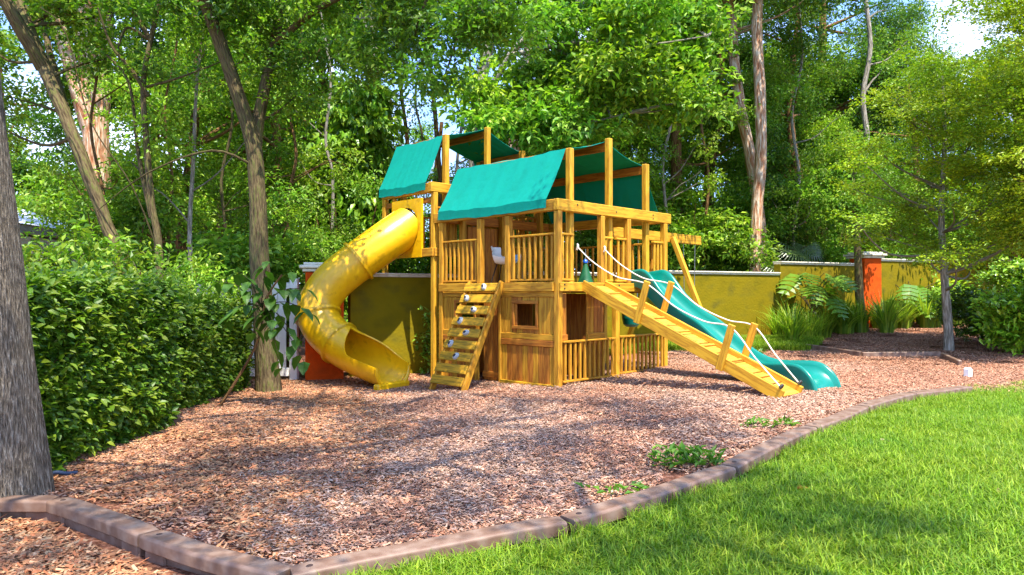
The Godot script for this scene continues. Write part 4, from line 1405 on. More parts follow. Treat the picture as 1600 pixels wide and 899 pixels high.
# ---------------------------------------------------------------- vegetation
func build_hedges() -> void:
	for q in [[-4.38, 4.6, 8.0, 1.50, 0.60, "clipped green hedge beside the furrowed oak trunk"], [-4.72, 8.95, 11.2, 1.26, 0.60, "lower darker hedge beside the mossy forked tree"]]:
		var t := thing("hedge", q[5], "hedge", G(q[0], (q[1] + q[2]) * 0.5), "clipped hedges along the fence")
		var hl: float = (q[2] - q[1]) * 0.5
		var xf := []
		var tn := []
		var fn := FastNoiseLite.new()
		fn.frequency = 1.1
		fn.seed = 31
		var area: float = hl * 2.0 * q[3] + hl * 2.0 * 1.2 + 1.2 * q[3] * 2.0
		for i in int(area * 230.0):
			var k := rng.randf()
			var p: Vector3
			if k < 0.5: p = Vector3(q[4], rng.randf() * q[3], rr(-hl, hl))
			elif k < 0.75: p = Vector3(rr(-q[4], q[4]), q[3], rr(-hl, hl))
			elif k < 0.9: p = Vector3(rr(-q[4], q[4]), rng.randf() * q[3], hl)
			else: p = Vector3(rr(-q[4], q[4]), rng.randf() * q[3], -hl)
			var b := fn.get_noise_3d(p.x * 1.2, p.y * 1.6, p.z * 1.2 + q[1])
			p *= Vector3(1.0 + b * 0.14 - rng.randf() * 0.22, 1.0 + b * 0.05 - rng.randf() * 0.10, 1.0 + b * 0.03 - rng.randf() * 0.05)
			if p.y < 0.12 and rng.randf() < 0.5: continue
			xf.append(Transform3D(leaf_basis(1.0, rr(0.7, 1.25)), p))
			var kk := 1.0 + rr(-0.25, 0.25) + b * 0.4
			tn.append(Color(kk * (1.0 + b * 0.4), kk, kk))
		scatter(t, "foliage", leafkinds.hedge, M.leaf, xf, tn)
		var paths := []
		for i in int(hl * 5.0):
			var z := lerpf(-hl, hl, (i + 0.5) / int(hl * 5.0))
			for k in 2:
				var x := rr(-0.25, 0.25)
				paths.append([[Vector3(x, -0.1, z), Vector3(x + rr(-0.1, 0.1), q[3] * 0.4, z + rr(-0.15, 0.15)), Vector3(x + rr(-0.25, 0.25), q[3] * 0.85, z + rr(-0.25, 0.25))], 0.02, 0.007])
		obj("stem", trunk_mesh(paths, 6, 0.0, 1.0, 0.0), M.bark_brown, t)

func shade_wanted(xs: float, ds: float) -> float:
	# how much of the photograph's ground is in leaf shade here
	if xs < -0.6 and xs > -4.0 and ds > 11.3 and ds < 14.2: return 0.7
	if ds > 13.0: return 0.0
	if xs > 2.0 and ds > 8.3: return 0.0
	if xs > 1.0 and ds > 7.6: return 0.25
	if xs > 2.2 and ds > 5.2: return 0.22
	if xs < -3.5: return 0.4
	if ds < 5.0 and xs > 0.0: return 0.42
	return 0.72

func overhead_clusters(c: Vector3, r: Vector3, count: int, cr: float) -> Array:
	var out := []
	var tries := 0
	while out.size() < count and tries < count * 12:
		tries += 1
		var p := c + Vector3(rr(-1, 1), rr(-1, 1), rr(-1, 1)) * r
		if ((p - c) / r).length() > 1.0: continue
		if rng.randf() > shade_wanted(p.x - 0.198 * p.y, -p.z + 0.445 * p.y): continue
		if p.y < CAMH + (-p.z) * 0.46 + 0.9 and p.z < 0.0: continue     # stays above the picture, as in the photograph
		out.append([p, Vector3(cr, cr * 0.5, cr) * rr(0.6, 1.3)])
	return out

func build_trees() -> void:
	var one := Color(1, 1, 1)
	# furrowed oak whose trunk stands at the edge of the picture; its crown hangs over the mulch and the lawn
	var ob := G(-3.80, 5.15)
	var oak_path := [ob - Vector3.UP * 0.2, ob + Vector3(-0.03, 1.1, 0), ob + Vector3(-0.12, 2.6, 0.05), ob + Vector3(-0.2, 4.4, 0.2), ob + Vector3(-0.1, 6.0, 0.5), ob + Vector3(0.3, 7.0, 0.9)]
	var ocl := overhead_clusters(Vector3(-0.2, 8.2, -3.4), Vector3(5.2, 2.0, 5.4), 165, 0.38)
	var oe := [[[ob + Vector3(-0.3, 4.1, 0.1), ob + Vector3(1.5, 6.2, 1.8), ob + Vector3(4.5, 7.8, 3.0), ob + Vector3(6.5, 8.2, 4.0)], 0.05, 0.012], [[ob + Vector3(0.2, 6.0, 0.7), ob + Vector3(2.8, 7.9, -0.5), ob + Vector3(5.0, 8.8, -0.8)], 0.05, 0.012]]
	var oak := tree("oak_tree", "old oak with thick furrowed grey trunk beside the hedge", ob, oak_path, 0.40, 0.14, "bark_oak", ocl, "dark_small", 6.0, one, "", 0.14, 0.9, 1.3, oe, 0.28)
	# a second shade tree, behind the photographer, whose leaf shade falls on the lawn
	var sb := G(5.6, -3.2)
	var scl := overhead_clusters(Vector3(3.6, 7.4, 0.6), Vector3(4.6, 1.8, 4.2), 46, 0.36)
	tree("oak_tree", "oak standing behind the lawn that casts leaf shade on the grass", sb, [sb - Vector3.UP * 0.2, sb + Vector3(0, 2.2, 0), sb + Vector3(-0.4, 4.6, -0.3), sb + Vector3(-1.4, 7.0, -1.5)], 0.24, 0.04, "bark_oak", scl, "dark_small", 6.0, one, "", 0.14, 0.9, 1.3)
	# mossy forked tree
	var mb0 := P(421, 612)
	var D := -mb0.z
	var mp := [mb0 - Vector3.UP * 0.15, W(412, 500, D), W(405, 400, D), W(401, 300, D), W(394, 225, D), W(365, 130, D - 0.1), W(338, 55, D - 0.2), W(315, -15, D - 0.3), W(300, -120, D - 0.4)]
	var me := [[[W(396, 245, D), W(402, 190, D + 0.1), W(418, 110, D + 0.2), W(436, 20, D + 0.3), W(450, -90, D + 0.3)], 0.10, 0.05],
		[[W(372, 150, D), W(350, 70, D + 0.5), W(352, -40, D + 1.0)], 0.06, 0.03], [[W(425, 70, D + 0.2), W(500, 10, D - 0.6), W(600, -30, D - 1.2), W(720, -20, D - 1.8)], 0.06, 0.02], [[W(398, 260, D), W(330, 235, D - 0.3), W(230, 270, D - 0.4), W(150, 330, D - 0.3)], 0.022, 0.006]]
	var mcl := []
	for q in [[330, 40, 0], [385, 20, 0.2], [450, 40, 0.2], [420, -40, 0], [480, 90, -0.3], [520, 30, -0.5], [560, 60, -0.8], [470, 150, 0.2], [360, -30, -0.5], [300, -50, -0.3], [250, -20, -0.4], [600, 20, -1.2], [650, 60, -1.4], [690, 110, -1.6], [720, 40, -1.8], [640, -20, -1.2], [760, 20, -2.0], [800, 50, -2.0], [590, 110, -1.0], [435, 100, 0.3], [500, -40, -0.5], [560, -30, -0.8]]:
		mcl.append([W(q[0] + rr(-12, 12), q[1] + rr(-10, 10), D + q[2]), Vector3(0.5, 0.38, 0.5) * rr(0.75, 1.2)])
	tree("forked_tree", "mossy forked tree with narrow trunk between hedge and tube slide", mb0, mp, 0.165, 0.07, "bark_moss", mcl, "mid", 10.0, Color(0.8, 0.85, 0.9), "", 0.35, 0.7, 1.05, me, 0.35)
	# leaning twin trunk at the upper corner
	var lb := G(-6.2, 11.2)
	var lean_r := 0.1
	var lp := [lb - Vector3.UP * 0.2, W(185, 420, 11.2), W(165, 350, 11.2), W(132, 262, 11.2), W(97, 175, 11.3), W(62, 95, 11.4), W(30, 10, 11.6), W(-10, -110, 11.8)]
	var le := [[[W(66, 105, 11.4), W(40, 60, 11.2), W(5, 0, 11.0), W(-40, -90, 10.8)], 0.12, 0.07], [[W(125, 245, 11.2), W(95, 150, 11.8), W(70, 60, 12.2), W(55, -40, 12.4)], 0.07, 0.04]]
	var lcl := []
	for q in [[20, -20], [80, 5], [150, -30], [-30, 60], [200, 10], [60, -60], [120, 40], [10, 150], [170, 90], [-20, 190], [250, -10]]:
		lcl.append([W(q[0], q[1], 11.4 + rr(-0.5, 0.8)), Vector3(0.6, 0.35, 0.6) * rr(0.7, 1.1)])
	tree("leaning_tree", "leaning olive-brown tree with twin trunks above the hedge", lb, lp, lean_r, 0.09, "bark_moss", lcl, "mid", 9.0, one, "", 0.6, 0.8, 1.1, le, 0.2)
	# slim branching tree
	var sbp := G(-5.3, 10.9)
	var sp := [sbp - Vector3.UP * 0.2, W(248, 400, 10.9), W(236, 320, 10.9), W(228, 230, 10.9), W(222, 130, 10.9), W(236, 50, 11.0), W(252, -20, 11.0)]
	var se := [[[W(230, 150, 10.9), W(205, 110, 10.8), W(172, 70, 10.7), W(150, 10, 10.6)], 0.035, 0.012], [[W(228, 135, 10.9), W(280, 120, 10.7), W(345, 95, 10.5)], 0.025, 0.008], [[W(230, 60, 11.0), W(196, 42, 10.9), W(182, 75, 10.8)], 0.03, 0.01], [[W(236, 340, 10.9), W(215, 240, 11.0), W(200, 130, 11.1), W(165, 85, 11.1)], 0.04, 0.015], [[W(232, 60, 11.0), W(215, 30, 11.0), W(190, -10, 11.1)], 0.035, 0.02], [[W(245, 390, 10.9), W(205, 290, 10.7), W(140, 190, 10.6), W(100, 50, 10.5), W(60, 10, 10.5)], 0.012, 0.006]]
	var scl2 := []
	for q in [[260, 120], [300, 60], [190, 170], [270, 220], [320, 150], [200, 250]]:
		scl2.append([W(q[0], q[1], 11.0 + rr(-0.3, 0.6)), Vector3(0.5, 0.35, 0.5) * rr(0.7, 1.1)])
	tree("slim_tree", "slim dark tree with bare crooked branches above the hedge", sbp, sp, 0.07, 0.03, "bark_moss", scl2, "lime_small", 6.0, one, "", 0.3, 0.8, 1.1, se, 0.2)
	var sb2 := G(-5.05, 11.6)
	tree("slim_tree", "thin pale sapling between slim dark tree and mossy tree", sb2, [sb2, W(296, 380, 11.6), W(301, 250, 11.6), W(306, 130, 11.6), W(318, 30, 11.6)], 0.045, 0.02, "bark_grey", [[W(320, 60, 11.6), Vector3(0.5, 0.4, 0.5)], [W(290, 110, 11.7), Vector3(0.4, 0.3, 0.4)]], "mid_small", 8.0, one, "", 0.5, 0.8, 1.1, [[[W(298, 300, 11.6), W(340, 270, 11.4), W(390, 210, 11.2)], 0.015, 0.006], [[W(297, 350, 11.6), W(250, 300, 11.5), W(210, 290, 11.4)], 0.015, 0.006]], 0.2)
	# paperbark with thick peeling trunks
	var pb := G(-9.0, 15.6)
	var pl := [[W(140, -30, 15.6), Vector3(1.4, 0.9, 1.4)], [W(210, -40, 16.1), Vector3(1.4, 0.9, 1.4)], [W(70, 30, 16.1), Vector3(1.2, 0.8, 1.2)], [W(220, 60, 16.6), Vector3(1.0, 0.7, 1.0)]]
	tree("paperbark_tree", "thick paperbark with peeling rust-coloured trunks above the leaning tree", pb, [pb, W(150, 300, 15.6), W(146, 160, 15.6), W(135, 60, 15.6), W(118, -40, 15.6)], 0.33, 0.22, "bark_paper", pl, "blue", 8.0, one, "paperbark trees beyond the wall", 0.6, 0.9, 1.3, [[[W(148, 230, 15.6), W(122, 150, 15.4), W(96, 60, 15.3), W(74, -30, 15.2)], 0.17, 0.11], [[W(150, 180, 15.6), W(158, 60, 15.8), W(164, -40, 15.9)], 0.24, 0.17]])
	var paper := [
		["paperbark tree with pale grey upper trunk above the vine", 578, 17.5, [[590, 330], [588, 200], [582, 100], [576, 30], [590, -60]], 0.2, 0.16, "bark_grey"],
		["paperbark tree with leaning pale trunk behind the tower roof", 800, 17.0, [[800, 330], [806, 200], [818, 130], [835, 40], [850, -50]], 0.17, 0.13, "bark_paper"],
		["paperbark tree with forked brown trunk left of the lime-leaved tree".replace("left of", "beside"), 765, 16.6, [[745, 330], [742, 210], [752, 130], [768, 40], [772, -40]], 0.17, 0.12, "bark_grey"],
		["tall pale paperbark tree standing free beyond the swing beam", 1178, 17.3, [[1180, 400], [1184, 320], [1190, 240], [1188, 130], [1184, 40], [1190, -60]], 0.145, 0.12, "bark_paper"],
		["rusty paperbark tree leaning behind the tall pale one", 1168, 18.0, [[1190, 400], [1176, 260], [1160, 180], [1148, 90], [1142, -40]], 0.15, 0.12, "bark_paper"],
		["dark slender tree behind the ridge of the upper roof", 676, 20.0, [[690, 330], [684, 240], [678, 160], [670, 90], [668, 0]], 0.09, 0.05, "bark_brown"],
		["thin trunk tree behind the upper roof eave", 640, 19.0, [[640, 330], [636, 220], [626, 140], [620, 40], [640, -40]], 0.07, 0.04, "bark_brown"]]
	for q in paper:
		var b := G((q[1] - 800.0) / F * q[2], q[2])
		var path := [b - Vector3.UP * 0.2]
		for p in q[3]: path.append(W(p[0], p[1], q[2]))
		var cl := []
		var tp: Vector3 = path[-1]
		for k in 9:
			cl.append([tp + Vector3(rr(-2.4, 2.4), rr(-1.0, 1.6), rr(-1.8, 1.8)), Vector3(0.9, 0.6, 0.9) * rr(0.7, 1.2)])
		tree("paperbark_tree" if q[6] == "bark_paper" else "slender_tree", q[0], b, path, q[4], q[5], q[6], cl, "blue", 8.0, one, "", 0.7, 0.9, 1.3, [], 0.1)
	# lime-leaved tree over the main roof
	var vb := G(-0.75, 15.5)
	var vcl := []
	for q in [[790, 200], [850, 170], [880, 210], [830, 110], [900, 90], [930, 150], [980, 60], [1030, 100], [960, 20], [1060, 50], [1090, 110], [1000, 160], [1100, 40], [860, 30], [890, -20], [1050, 170], [940, 210], [1010, 10], [770, 150], [900, 150], [1075, 160], [980, 120], [830, 190], [870, 120]]:
		vcl.append([W(q[0] + rr(-10, 10), q[1] + rr(-8, 8), 14.6 + rr(-0.9, 1.4)), Vector3(0.75, 0.5, 0.75) * rr(0.75, 1.15)])
	tree("lime_leaved_tree", "tree with large bright lime leaves arching over the main roof", vb, [vb, W(745, 240, 15.5), W(752, 190, 15.4), W(772, 130, 15.2), W(810, 70, 15.0), W(880, 20, 14.8), W(950, -30, 14.6)], 0.13, 0.05, "bark_grey", vcl, "lime", 9.0, one, "", 0.7, 0.85, 1.2, [[[W(760, 165, 15.4), W(800, 150, 15), W(850, 190, 14.7), W(900, 195, 14.5), W(985, 175, 14.3)], 0.05, 0.012], [[W(800, 85, 15), W(900, 65, 14.7), W(1000, 70, 14.5), W(1105, 55, 14.4)], 0.06, 0.015]], 0.2)
	# slender yellow-green tree in the mulch
	var gb := P(1483, 550)
	var gd := -gb.z
	var gcl := []
	for i in 112:
		var a := rng.randf()
		var py := lerpf(95, 408, pow(a, 0.85))
		var half := lerpf(50, 190, smoothstep(80, 300, py)) * (0.75 + 0.25 * sin(py * 0.09))
		var q := rr(-1.0, 1.0)
		gcl.append([W(1475 + q * half, py - absf(q) * 14.0, gd + rr(-1.7, 1.7)), Vector3(0.42, 0.13, 0.42) * rr(0.5, 1.4)])
	tree("slender_tree", "slender tree with fine yellow-green leaves growing in the mulch", gb, [gb - Vector3.UP * 0.1, W(1481, 500, gd), W(1476, 430, gd), W(1472, 330, gd), W(1478, 220, gd), W(1474, 120, gd)], 0.088, 0.02, "bark_grey", gcl, "gold", 9.5, one, "", 0.35, 0.75, 1.1, [], 0.4)
	var g2 := G(9.4, 12.6)
	var gcl2 := []
	for i in 70:
		var py := rr(-30, 380)
		gcl2.append([W(1640 + rr(-75, 60) - 25.0 * smoothstep(60, 0, py), py, 12.6 + rr(-1.2, 1.2)), Vector3(0.55, 0.26, 0.55) * rr(0.7, 1.25)])
	tree("slender_tree", "yellow-green fine-leaved tree standing behind the rounded shrub", g2, [g2 - Vector3.UP * 0.1, W(1642, 400, 12.6), W(1640, 250, 12.6), W(1650, 60, 12.6), W(1650, -40, 12.6)], 0.09, 0.03, "bark_grey", gcl2, "gold", 9.0, Color(1.05, 1, 1), "", 0.4, 0.75, 1.1, [], 0.4)
	# short trunk beside the orange pillar
	var kb := G(8.35, 17.2)
	tree("small_tree", "small dark-trunked tree in front of the orange pillar", kb, [kb, W(1343, 460, 17.2), W(1341, 400, 17.2), W(1338, 340, 17.3), W(1330, 250, 17.5)], 0.11, 0.05, "bark_moss", [[W(1330, 320, 17.4), Vector3(1.0, 0.5, 1.0)], [W(1290, 290, 17.6), Vector3(0.9, 0.5, 0.9)], [W(1360, 280, 17.6), Vector3(0.9, 0.5, 0.9)], [W(1310, 240, 17.8), Vector3(0.9, 0.5, 0.9)]], "lime_small", 9.0, one, "", 0.8)
	# thin trunks and bare branches in front of the wood
	var thin := [
		[165, 12.4, [[172, 400], [160, 300], [140, 200], [150, 100], [135, -10]], 0.035, "thin crooked trunk between leaning tree and slim tree"],
		[270, 12.8, [[262, 380], [268, 280], [256, 170], [275, 60], [268, -20]], 0.03, "thin straight trunk just behind the slim dark tree"],
		[350, 13.2, [[352, 380], [345, 280], [362, 180], [340, 60], [352, -20]], 0.035, "thin brown trunk beside the mossy forked tree"],
		[455, 14.2, [[450, 330], [462, 240], [448, 150], [470, 60], [462, -20]], 0.04, "thin trunk between mossy tree and climbing vine"],
		[510, 15.0, [[520, 300], [508, 220], [516, 120], [500, 20], [505, -40]], 0.04, "thin grey trunk beside the climbing vine"],
		[655, 17.0, [[650, 300], [660, 220], [648, 150], [664, 60], [655, -30]], 0.035, "thin grey trunk behind the upper roof ridge"],
		[715, 17.5, [[712, 300], [722, 190], [735, 110], [722, 30], [730, -40]], 0.05, "pale thin trunk behind the tower ridge post"],
		[905, 17.4, [[905, 300], [900, 200], [912, 120], [898, 30], [905, -40]], 0.05, "pale thin trunk behind the gable posts"],
		[1040, 17.6, [[1045, 380], [1036, 260], [1050, 180], [1040, 80], [1030, -20]], 0.045, "thin trunk above the swing beam"],
		[1105, 17.9, [[1100, 380], [1108, 280], [1096, 180], [1110, 90], [1120, -10]], 0.045, "thin brown trunk beside the tall pale paperbark"],
		[1245, 19.2, [[1240, 380], [1250, 280], [1238, 180], [1255, 90], [1248, -10]], 0.05, "thin dark trunk behind the fan palm"],
		[1350, 20.2, [[1348, 300], [1356, 220], [1350, 150], [1362, 70], [1352, -20]], 0.1, "dark forked trunk rising behind the small dark-trunked tree"],
		[1590, 19.5, [[1588, 400], [1584, 330], [1592, 250], [1588, 150]], 0.12, "rusty trunk behind the far ochre wall end"]]
	for q in thin:
		var b := G((q[0] - 800.0) / F * q[1], q[1])
		var path := [b - Vector3.UP * 0.2]
		for p in q[2]: path.append(W(p[0], p[1], q[1]))
		var ex := []
		var cl := []
		for k in 6:
			var i := 1 + rng.randi() % (path.size() - 2)
			var st: Vector3 = path[i].lerp(path[i + 1], rng.randf())
			var sg := -1.0 if k % 2 == 0 else 1.0
			var en: Vector3 = st + Vector3(sg * rr(0.5, 1.4), rr(0.1, 1.0), rr(-0.2, 0.6))
			ex.append([[st, st.lerp(en, 0.4) + Vector3(0, rr(-0.2, 0.15), 0), st.lerp(en, 0.75) + Vector3(0, rr(-0.1, 0.25), 0), en], q[3] * rr(0.3, 0.5), 0.005])
			if rng.randf() < 0.7: cl.append([en, Vector3(0.4, 0.28, 0.4) * rr(0.7, 1.2)])
		tree("thin_tree", q[4], b, path, q[3], q[3] * 0.55, ["bark_grey", "bark_moss", "bark_brown"][rng.randi() % 3], cl, "lime_small", 9.0, one, "thin trunks before the wood", 0.0, 0.7, 1.1, ex, 0.1)
	# the wood beyond the wall: individual trees
	var gw := "trees of the wood beyond the wall"
	var wood := [
		[-10, 15.0, 8.0, 0.14, 3.8, 1.6, "mid", "bark_brown", "mid-green leafy tree behind the oak trunk"],
		[130, 14.5, 4.6, 0.1, 1.2, 1.4, "lime_small", "bark_brown", "light green leafy tree beside the white house"],
		[300, 14.0, 9.0, 0.14, 1.5, 2.2, "lime_small", "bark_brown", "light green tree behind the thin pale sapling"],
		[440, 15.5, 9.5, 0.16, 2.0, 2.3, "lime_small", "bark_brown", "mid-green tree behind the mossy forked tree"],
		[250, 18.5, 8.0, 0.2, 2.5, 2.8, "mid", "bark_brown", "tall mid-green tree behind the slim dark tree"],
		[500, 19.0, 11.0, 0.2, 2.5, 2.6, "lime_small", "bark_brown", "tall light green tree beyond the vine-covered trunk"],
		[410, 21.5, 13.0, 0.22, 4.0, 3.2, "mid", "bark_brown", "tall dark tree filling the gap behind the forked trunk"],
		[690, 24.0, 7.5, 0.2, 2.0, 2.7, "mid_small", "bark_brown", "mid-green tree seen past the upper roof"],
		[610, 26.5, 9.0, 0.2, 1.5, 2.4, "lime_small", "bark_brown", "low light green tree far behind the tube slide tower"],
		[830, 23.5, 12.0, 0.22, 2.5, 3.0, "lime_small", "bark_brown", "broad mid-green tree behind the leaning pale trunk"],
		[960, 20.5, 12.5, 0.22, 2.0, 3.0, "lime_small", "bark_brown", "dark dense tree behind the lime-leaved tree"],
		[1065, 19.0, 11.5, 0.2, 1.6, 2.6, "lime_small", "bark_brown", "dark tree behind the swing beam"],
		[1120, 22.0, 13.5, 0.22, 2.0, 3.2, "mid", "bark_brown", "tall mid-green tree beside the paperbark pair"],
		[1250, 21.0, 10.0, 0.2, 1.5, 2.7, "blue", "bark_brown", "blue-green tree beyond the stepped wall"],
		[1290, 26.0, 14.5, 0.28, 4.0, 3.7, "blue", "bark_brown", "tall blue-green tree with open top behind the small tree"],
		[1395, 27.0, 10.0, 0.25, 3.0, 3.2, "blue", "bark_brown", "blue-green tree behind the slender yellow-green tree"],
		[1420, 21.0, 7.5, 0.18, 1.5, 2.4, "lime_small", "bark_brown", "mid-green low tree beyond the ochre wall and pillar"],
		[1530, 22.0, 8.5, 0.2, 1.5, 2.6, "lime_small", "bark_brown", "light green tree beyond the wall by the slender tree"],
		[1600, 20.0, 8.0, 0.2, 1.5, 2.5, "mid", "bark_brown", "mid-green tree beyond the wall behind the rounded shrub"],
		[1190, 26.5, 13.5, 0.25, 3.0, 3.3, "mid", "bark_brown", "dark tall tree behind the tall pale paperbark"],
		[1010, 27.0, 14.0, 0.25, 3.0, 3.5, "mid", "bark_brown", "tall tree far behind the lime-leaved tree"],
		[350, 27.0, 13.0, 0.25, 3.0, 2.8, "mid", "bark_brown", "tall tree far behind the slim dark tree"],
		[60, 27.0, 5.5, 0.22, 2.0, 3.0, "mid_small", "bark_brown", "small-leaved tree far behind the leaning twin trunks"]]
	for q in wood:
		wood_tree("leafy_tree", q[8], q[0], q[1], q[2], q[3], q[4], q[5], q[6], one, q[7], int(q[5] * q[2] * (1.0 if q[1] < 20.0 else 0.75)), 0.2 * q[5] + 0.25, 6.0, gw)
	# understorey
	var gs := "shrubs beyond the wall"
	var sh := [
		[-20, 9.0, 2.0, 0.7, "lime_small", "light green shrub above the hedge by the oak trunk"],
		[170, 9.4, 2.2, 0.75, "mid", "mid-green shrub rising above the clipped hedge"],
		[180, 12.0, 3.4, 1.2, "mid", "dark-based shrub around the leaning tree"],
		[255, 10.2, 2.2, 0.9, "lime_small", "light green shrub at the foot of the slim tree"],
		[345, 12.6, 3.0, 1.2, "lime", "large-leaved light shrub behind the mossy tree"],
		[455, 13.6, 3.5, 1.2, "lime_small", "bright shrub above the white fence"],
		[535, 14.2, 4.0, 1.3, "lime_small", "bright shrub over the wall beside the tube slide"],
		[600, 15.4, 3.2, 1.2, "mid", "mid-green shrub over the wall below the tower"],
		[655, 14.6, 2.6, 1.0, "mid", "dark shrub over the wall behind the tower posts"],
		[730, 16.0, 4.0, 1.3, "mid", "mid-green shrub behind the playset tower"],
		[800, 17.0, 4.4, 1.4, "lime_small", "light shrub seen through the playset"],
		[880, 17.5, 4.6, 1.4, "mid", "mid-green shrub seen between the gable posts"],
		[975, 17.8, 4.0, 1.4, "lime_small", "light shrub seen under the swing beam"],
		[1075, 18.2, 3.9, 1.4, "lime", "lush lime shrub above the wall by the swing frame"],
		[1140, 18.6, 3.6, 1.3, "mid", "mid-green shrub above the wall beside the palm"],
		[1210, 19.6, 3.6, 1.3, "blue", "dark blue-green shrub behind the fan palm"],
		[1290, 19.8, 3.4, 1.3, "mid", "dark shrub behind the stepped wall"],
		[1400, 20.0, 3.2, 1.2, "mid", "dark shrub behind the orange pillar cap"],
		[1470, 20.6, 3.2, 1.3, "mid", "mid-green shrub behind the ochre wall coping"],
		[1570, 22.5, 3.2, 1.3, "mid", "dark shrub behind the far wall end"]]
	for q in sh:
		shrub("shrub", q[5], q[0], q[1], q[2], q[3], q[4], one, 9.0, gs)
	# vine-covered trunk
	var vt := thing("climbing_vine", "large-leaved vine climbing the pale grey trunk", "vine", G(-3.3, 16.9))
	var xf := []
	var tn := []
	for i in 150:
		var py := lerpf(135, 410, rng.randf())
		var half := lerpf(28, 62, smoothstep(120, 220, py))
		var p := W(562 + rr(-1, 1) * half, py, 16.9 + rr(-0.7, 0.5))
		xf.append(Transform3D(leaf_basis(0.5, rr(0.8, 1.2)), p - vt.position))
		var k := rr(0.75, 1.25)
		tn.append(Color(k, k * 1.02, k))
	scatter(vt, "leaves", leafkinds.vine, M.leaf_glossy, xf, tn)
	tube(vt, "stem", [Vector3(0, -0.1, 0), W(566, 400, 17.1) - vt.position, W(572, 250, 17.1) - vt.position, W(578, 130, 17.2) - vt.position], 0.05, 0.02, "bark_brown", 6, 4)
	# far wood that reads as one mass
	xf = []
	tn = []
	for i in 3600:
		var d := rr(30.0, 37.0)
		var x := rr(-30.0, 33.0)
		var lim := 7.4 + 2.4 * sin(x * 0.55) + 1.5 * sin(x * 1.7 + 1.0)
		var px := x / d * F + 800.0
		if px > 540 and px < 720: lim -= 3.5
		if px < 260: lim -= 2.6
		if px > 1480: lim -= 2.0
		var y := lim * sqrt(rng.randf())
		xf.append(Transform3D(leaf_basis(0.7, rr(1.8, 2.8)), Vector3(x, y, -d)))
		var k := rr(0.6, 1.2)
		tn.append(Color(k, k, k))
	var o := scatter(null, "distant_wood", leafkinds.mid, M.leaf, xf, tn)
	tag(o, "distant green wood closing the view behind all trees", "wood", "", "stuff")

func lobed_leaf(L: float, lobes: int, col: Color) -> ArrayMesh:
	# a deeply cut leaf: midrib with finger lobes on both sides
	var mb := MB.new()
	mb.colored = true
	for sg in [-1.0, 1.0]:
		for i in lobes:
			var t := (i + 0.3) / lobes
			var a := Vector3(0, -0.22 * t * t * L, t * L * 0.9)
			var a2 := Vector3(0, -0.22 * (t + 0.1) * (t + 0.1) * L, (t + 0.8 / lobes) * L * 0.9)
			var reach: float = L * 0.5 * sin(PI * (0.25 + 0.68 * t))
			var tip := a.lerp(a2, 0.5) + Vector3(sg * reach, 0.05 * L - reach * 0.3, reach * 0.35)
			var mid := a.lerp(a2, 0.5) + Vector3(sg * reach * 0.55, 0.05 * L - reach * 0.08, reach * 0.12)
			var w := Vector3(0, 0, L * 0.52 / lobes)
			mb.quad(a, a2, mid + w, mid - w, Vector3.UP, Vector2.ZERO, Vector2.ZERO, Vector2.ZERO, Vector2.ZERO, col)
			mb.flat(mid - w, mid + w, tip, Vector3.UP, col)
	mb.flat(Vector3(-L * 0.07, -0.16 * L, L * 0.8), Vector3(L * 0.07, -0.16 * L, L * 0.8), Vector3(0, -0.25 * L, L * 1.02), Vector3.UP, col)
	return mb.mesh()

func fan_leaf(L: float, col: Color) -> ArrayMesh:
	var mb := MB.new()
	mb.colored = true
	for i in 26:
		var a := lerpf(-2.0, 2.0, i / 25.0)
		var d := Vector3(sin(a), 0.12 * cos(a * 2.0), cos(a))
		var s := Vector3(cos(a), 0, -sin(a)) * L * 0.03
		var m := d * L * 0.6
		mb.quad(Vector3.ZERO, m + s, m, m - s, Vector3.UP, Vector2.ZERO, Vector2.ZERO, Vector2.ZERO, Vector2.ZERO, col)
		mb.flat(m - s, m + s, d * L * rr(0.9, 1.05) - Vector3.UP * L * 0.22, Vector3.UP, col)
	return mb.mesh()

func strap_clump(n: int, h: float, wd: float, pal: Array) -> ArrayMesh:
	var mb := MB.new()
	mb.colored = true
	for i in n:
		var a := rng.randf() * TAU
		var out := Vector3(cos(a), 0, sin(a))
		var p := out * rr(0.0, 0.12)
		var l := h * rr(0.7, 1.2)
		var lean := rr(0.15, 0.95)
		var s := Vector3(-out.z, 0, out.x) * wd * 0.5
		var col := pick_col(pal, 0.2)
		var prev := p
		for k in 4:
			var t := (k + 1) / 4.0
			var q := p + out * l * lean * t * t * 0.9 + Vector3.UP * l * (t - 0.42 * lean * t * t)
			var w0 := 1.0 - 0.22 * k
			var w1 := 1.0 - 0.22 * (k + 1) if k < 3 else 0.0
			mb.quad(prev - s * w0, prev + s * w0, q + s * w1, q - s * w1, Vector3.UP + out * 0.3, Vector2.ZERO, Vector2.ZERO, Vector2.ZERO, Vector2.ZERO, col)
			prev = q
	return mb.mesh()

func wall_foot(px: float, gap: float) -> Vector3:
	var k := (px - 800.0) / F
	var d := 13.865 / (1.0 - 0.479 * k) - gap
	return G(k * d, d)

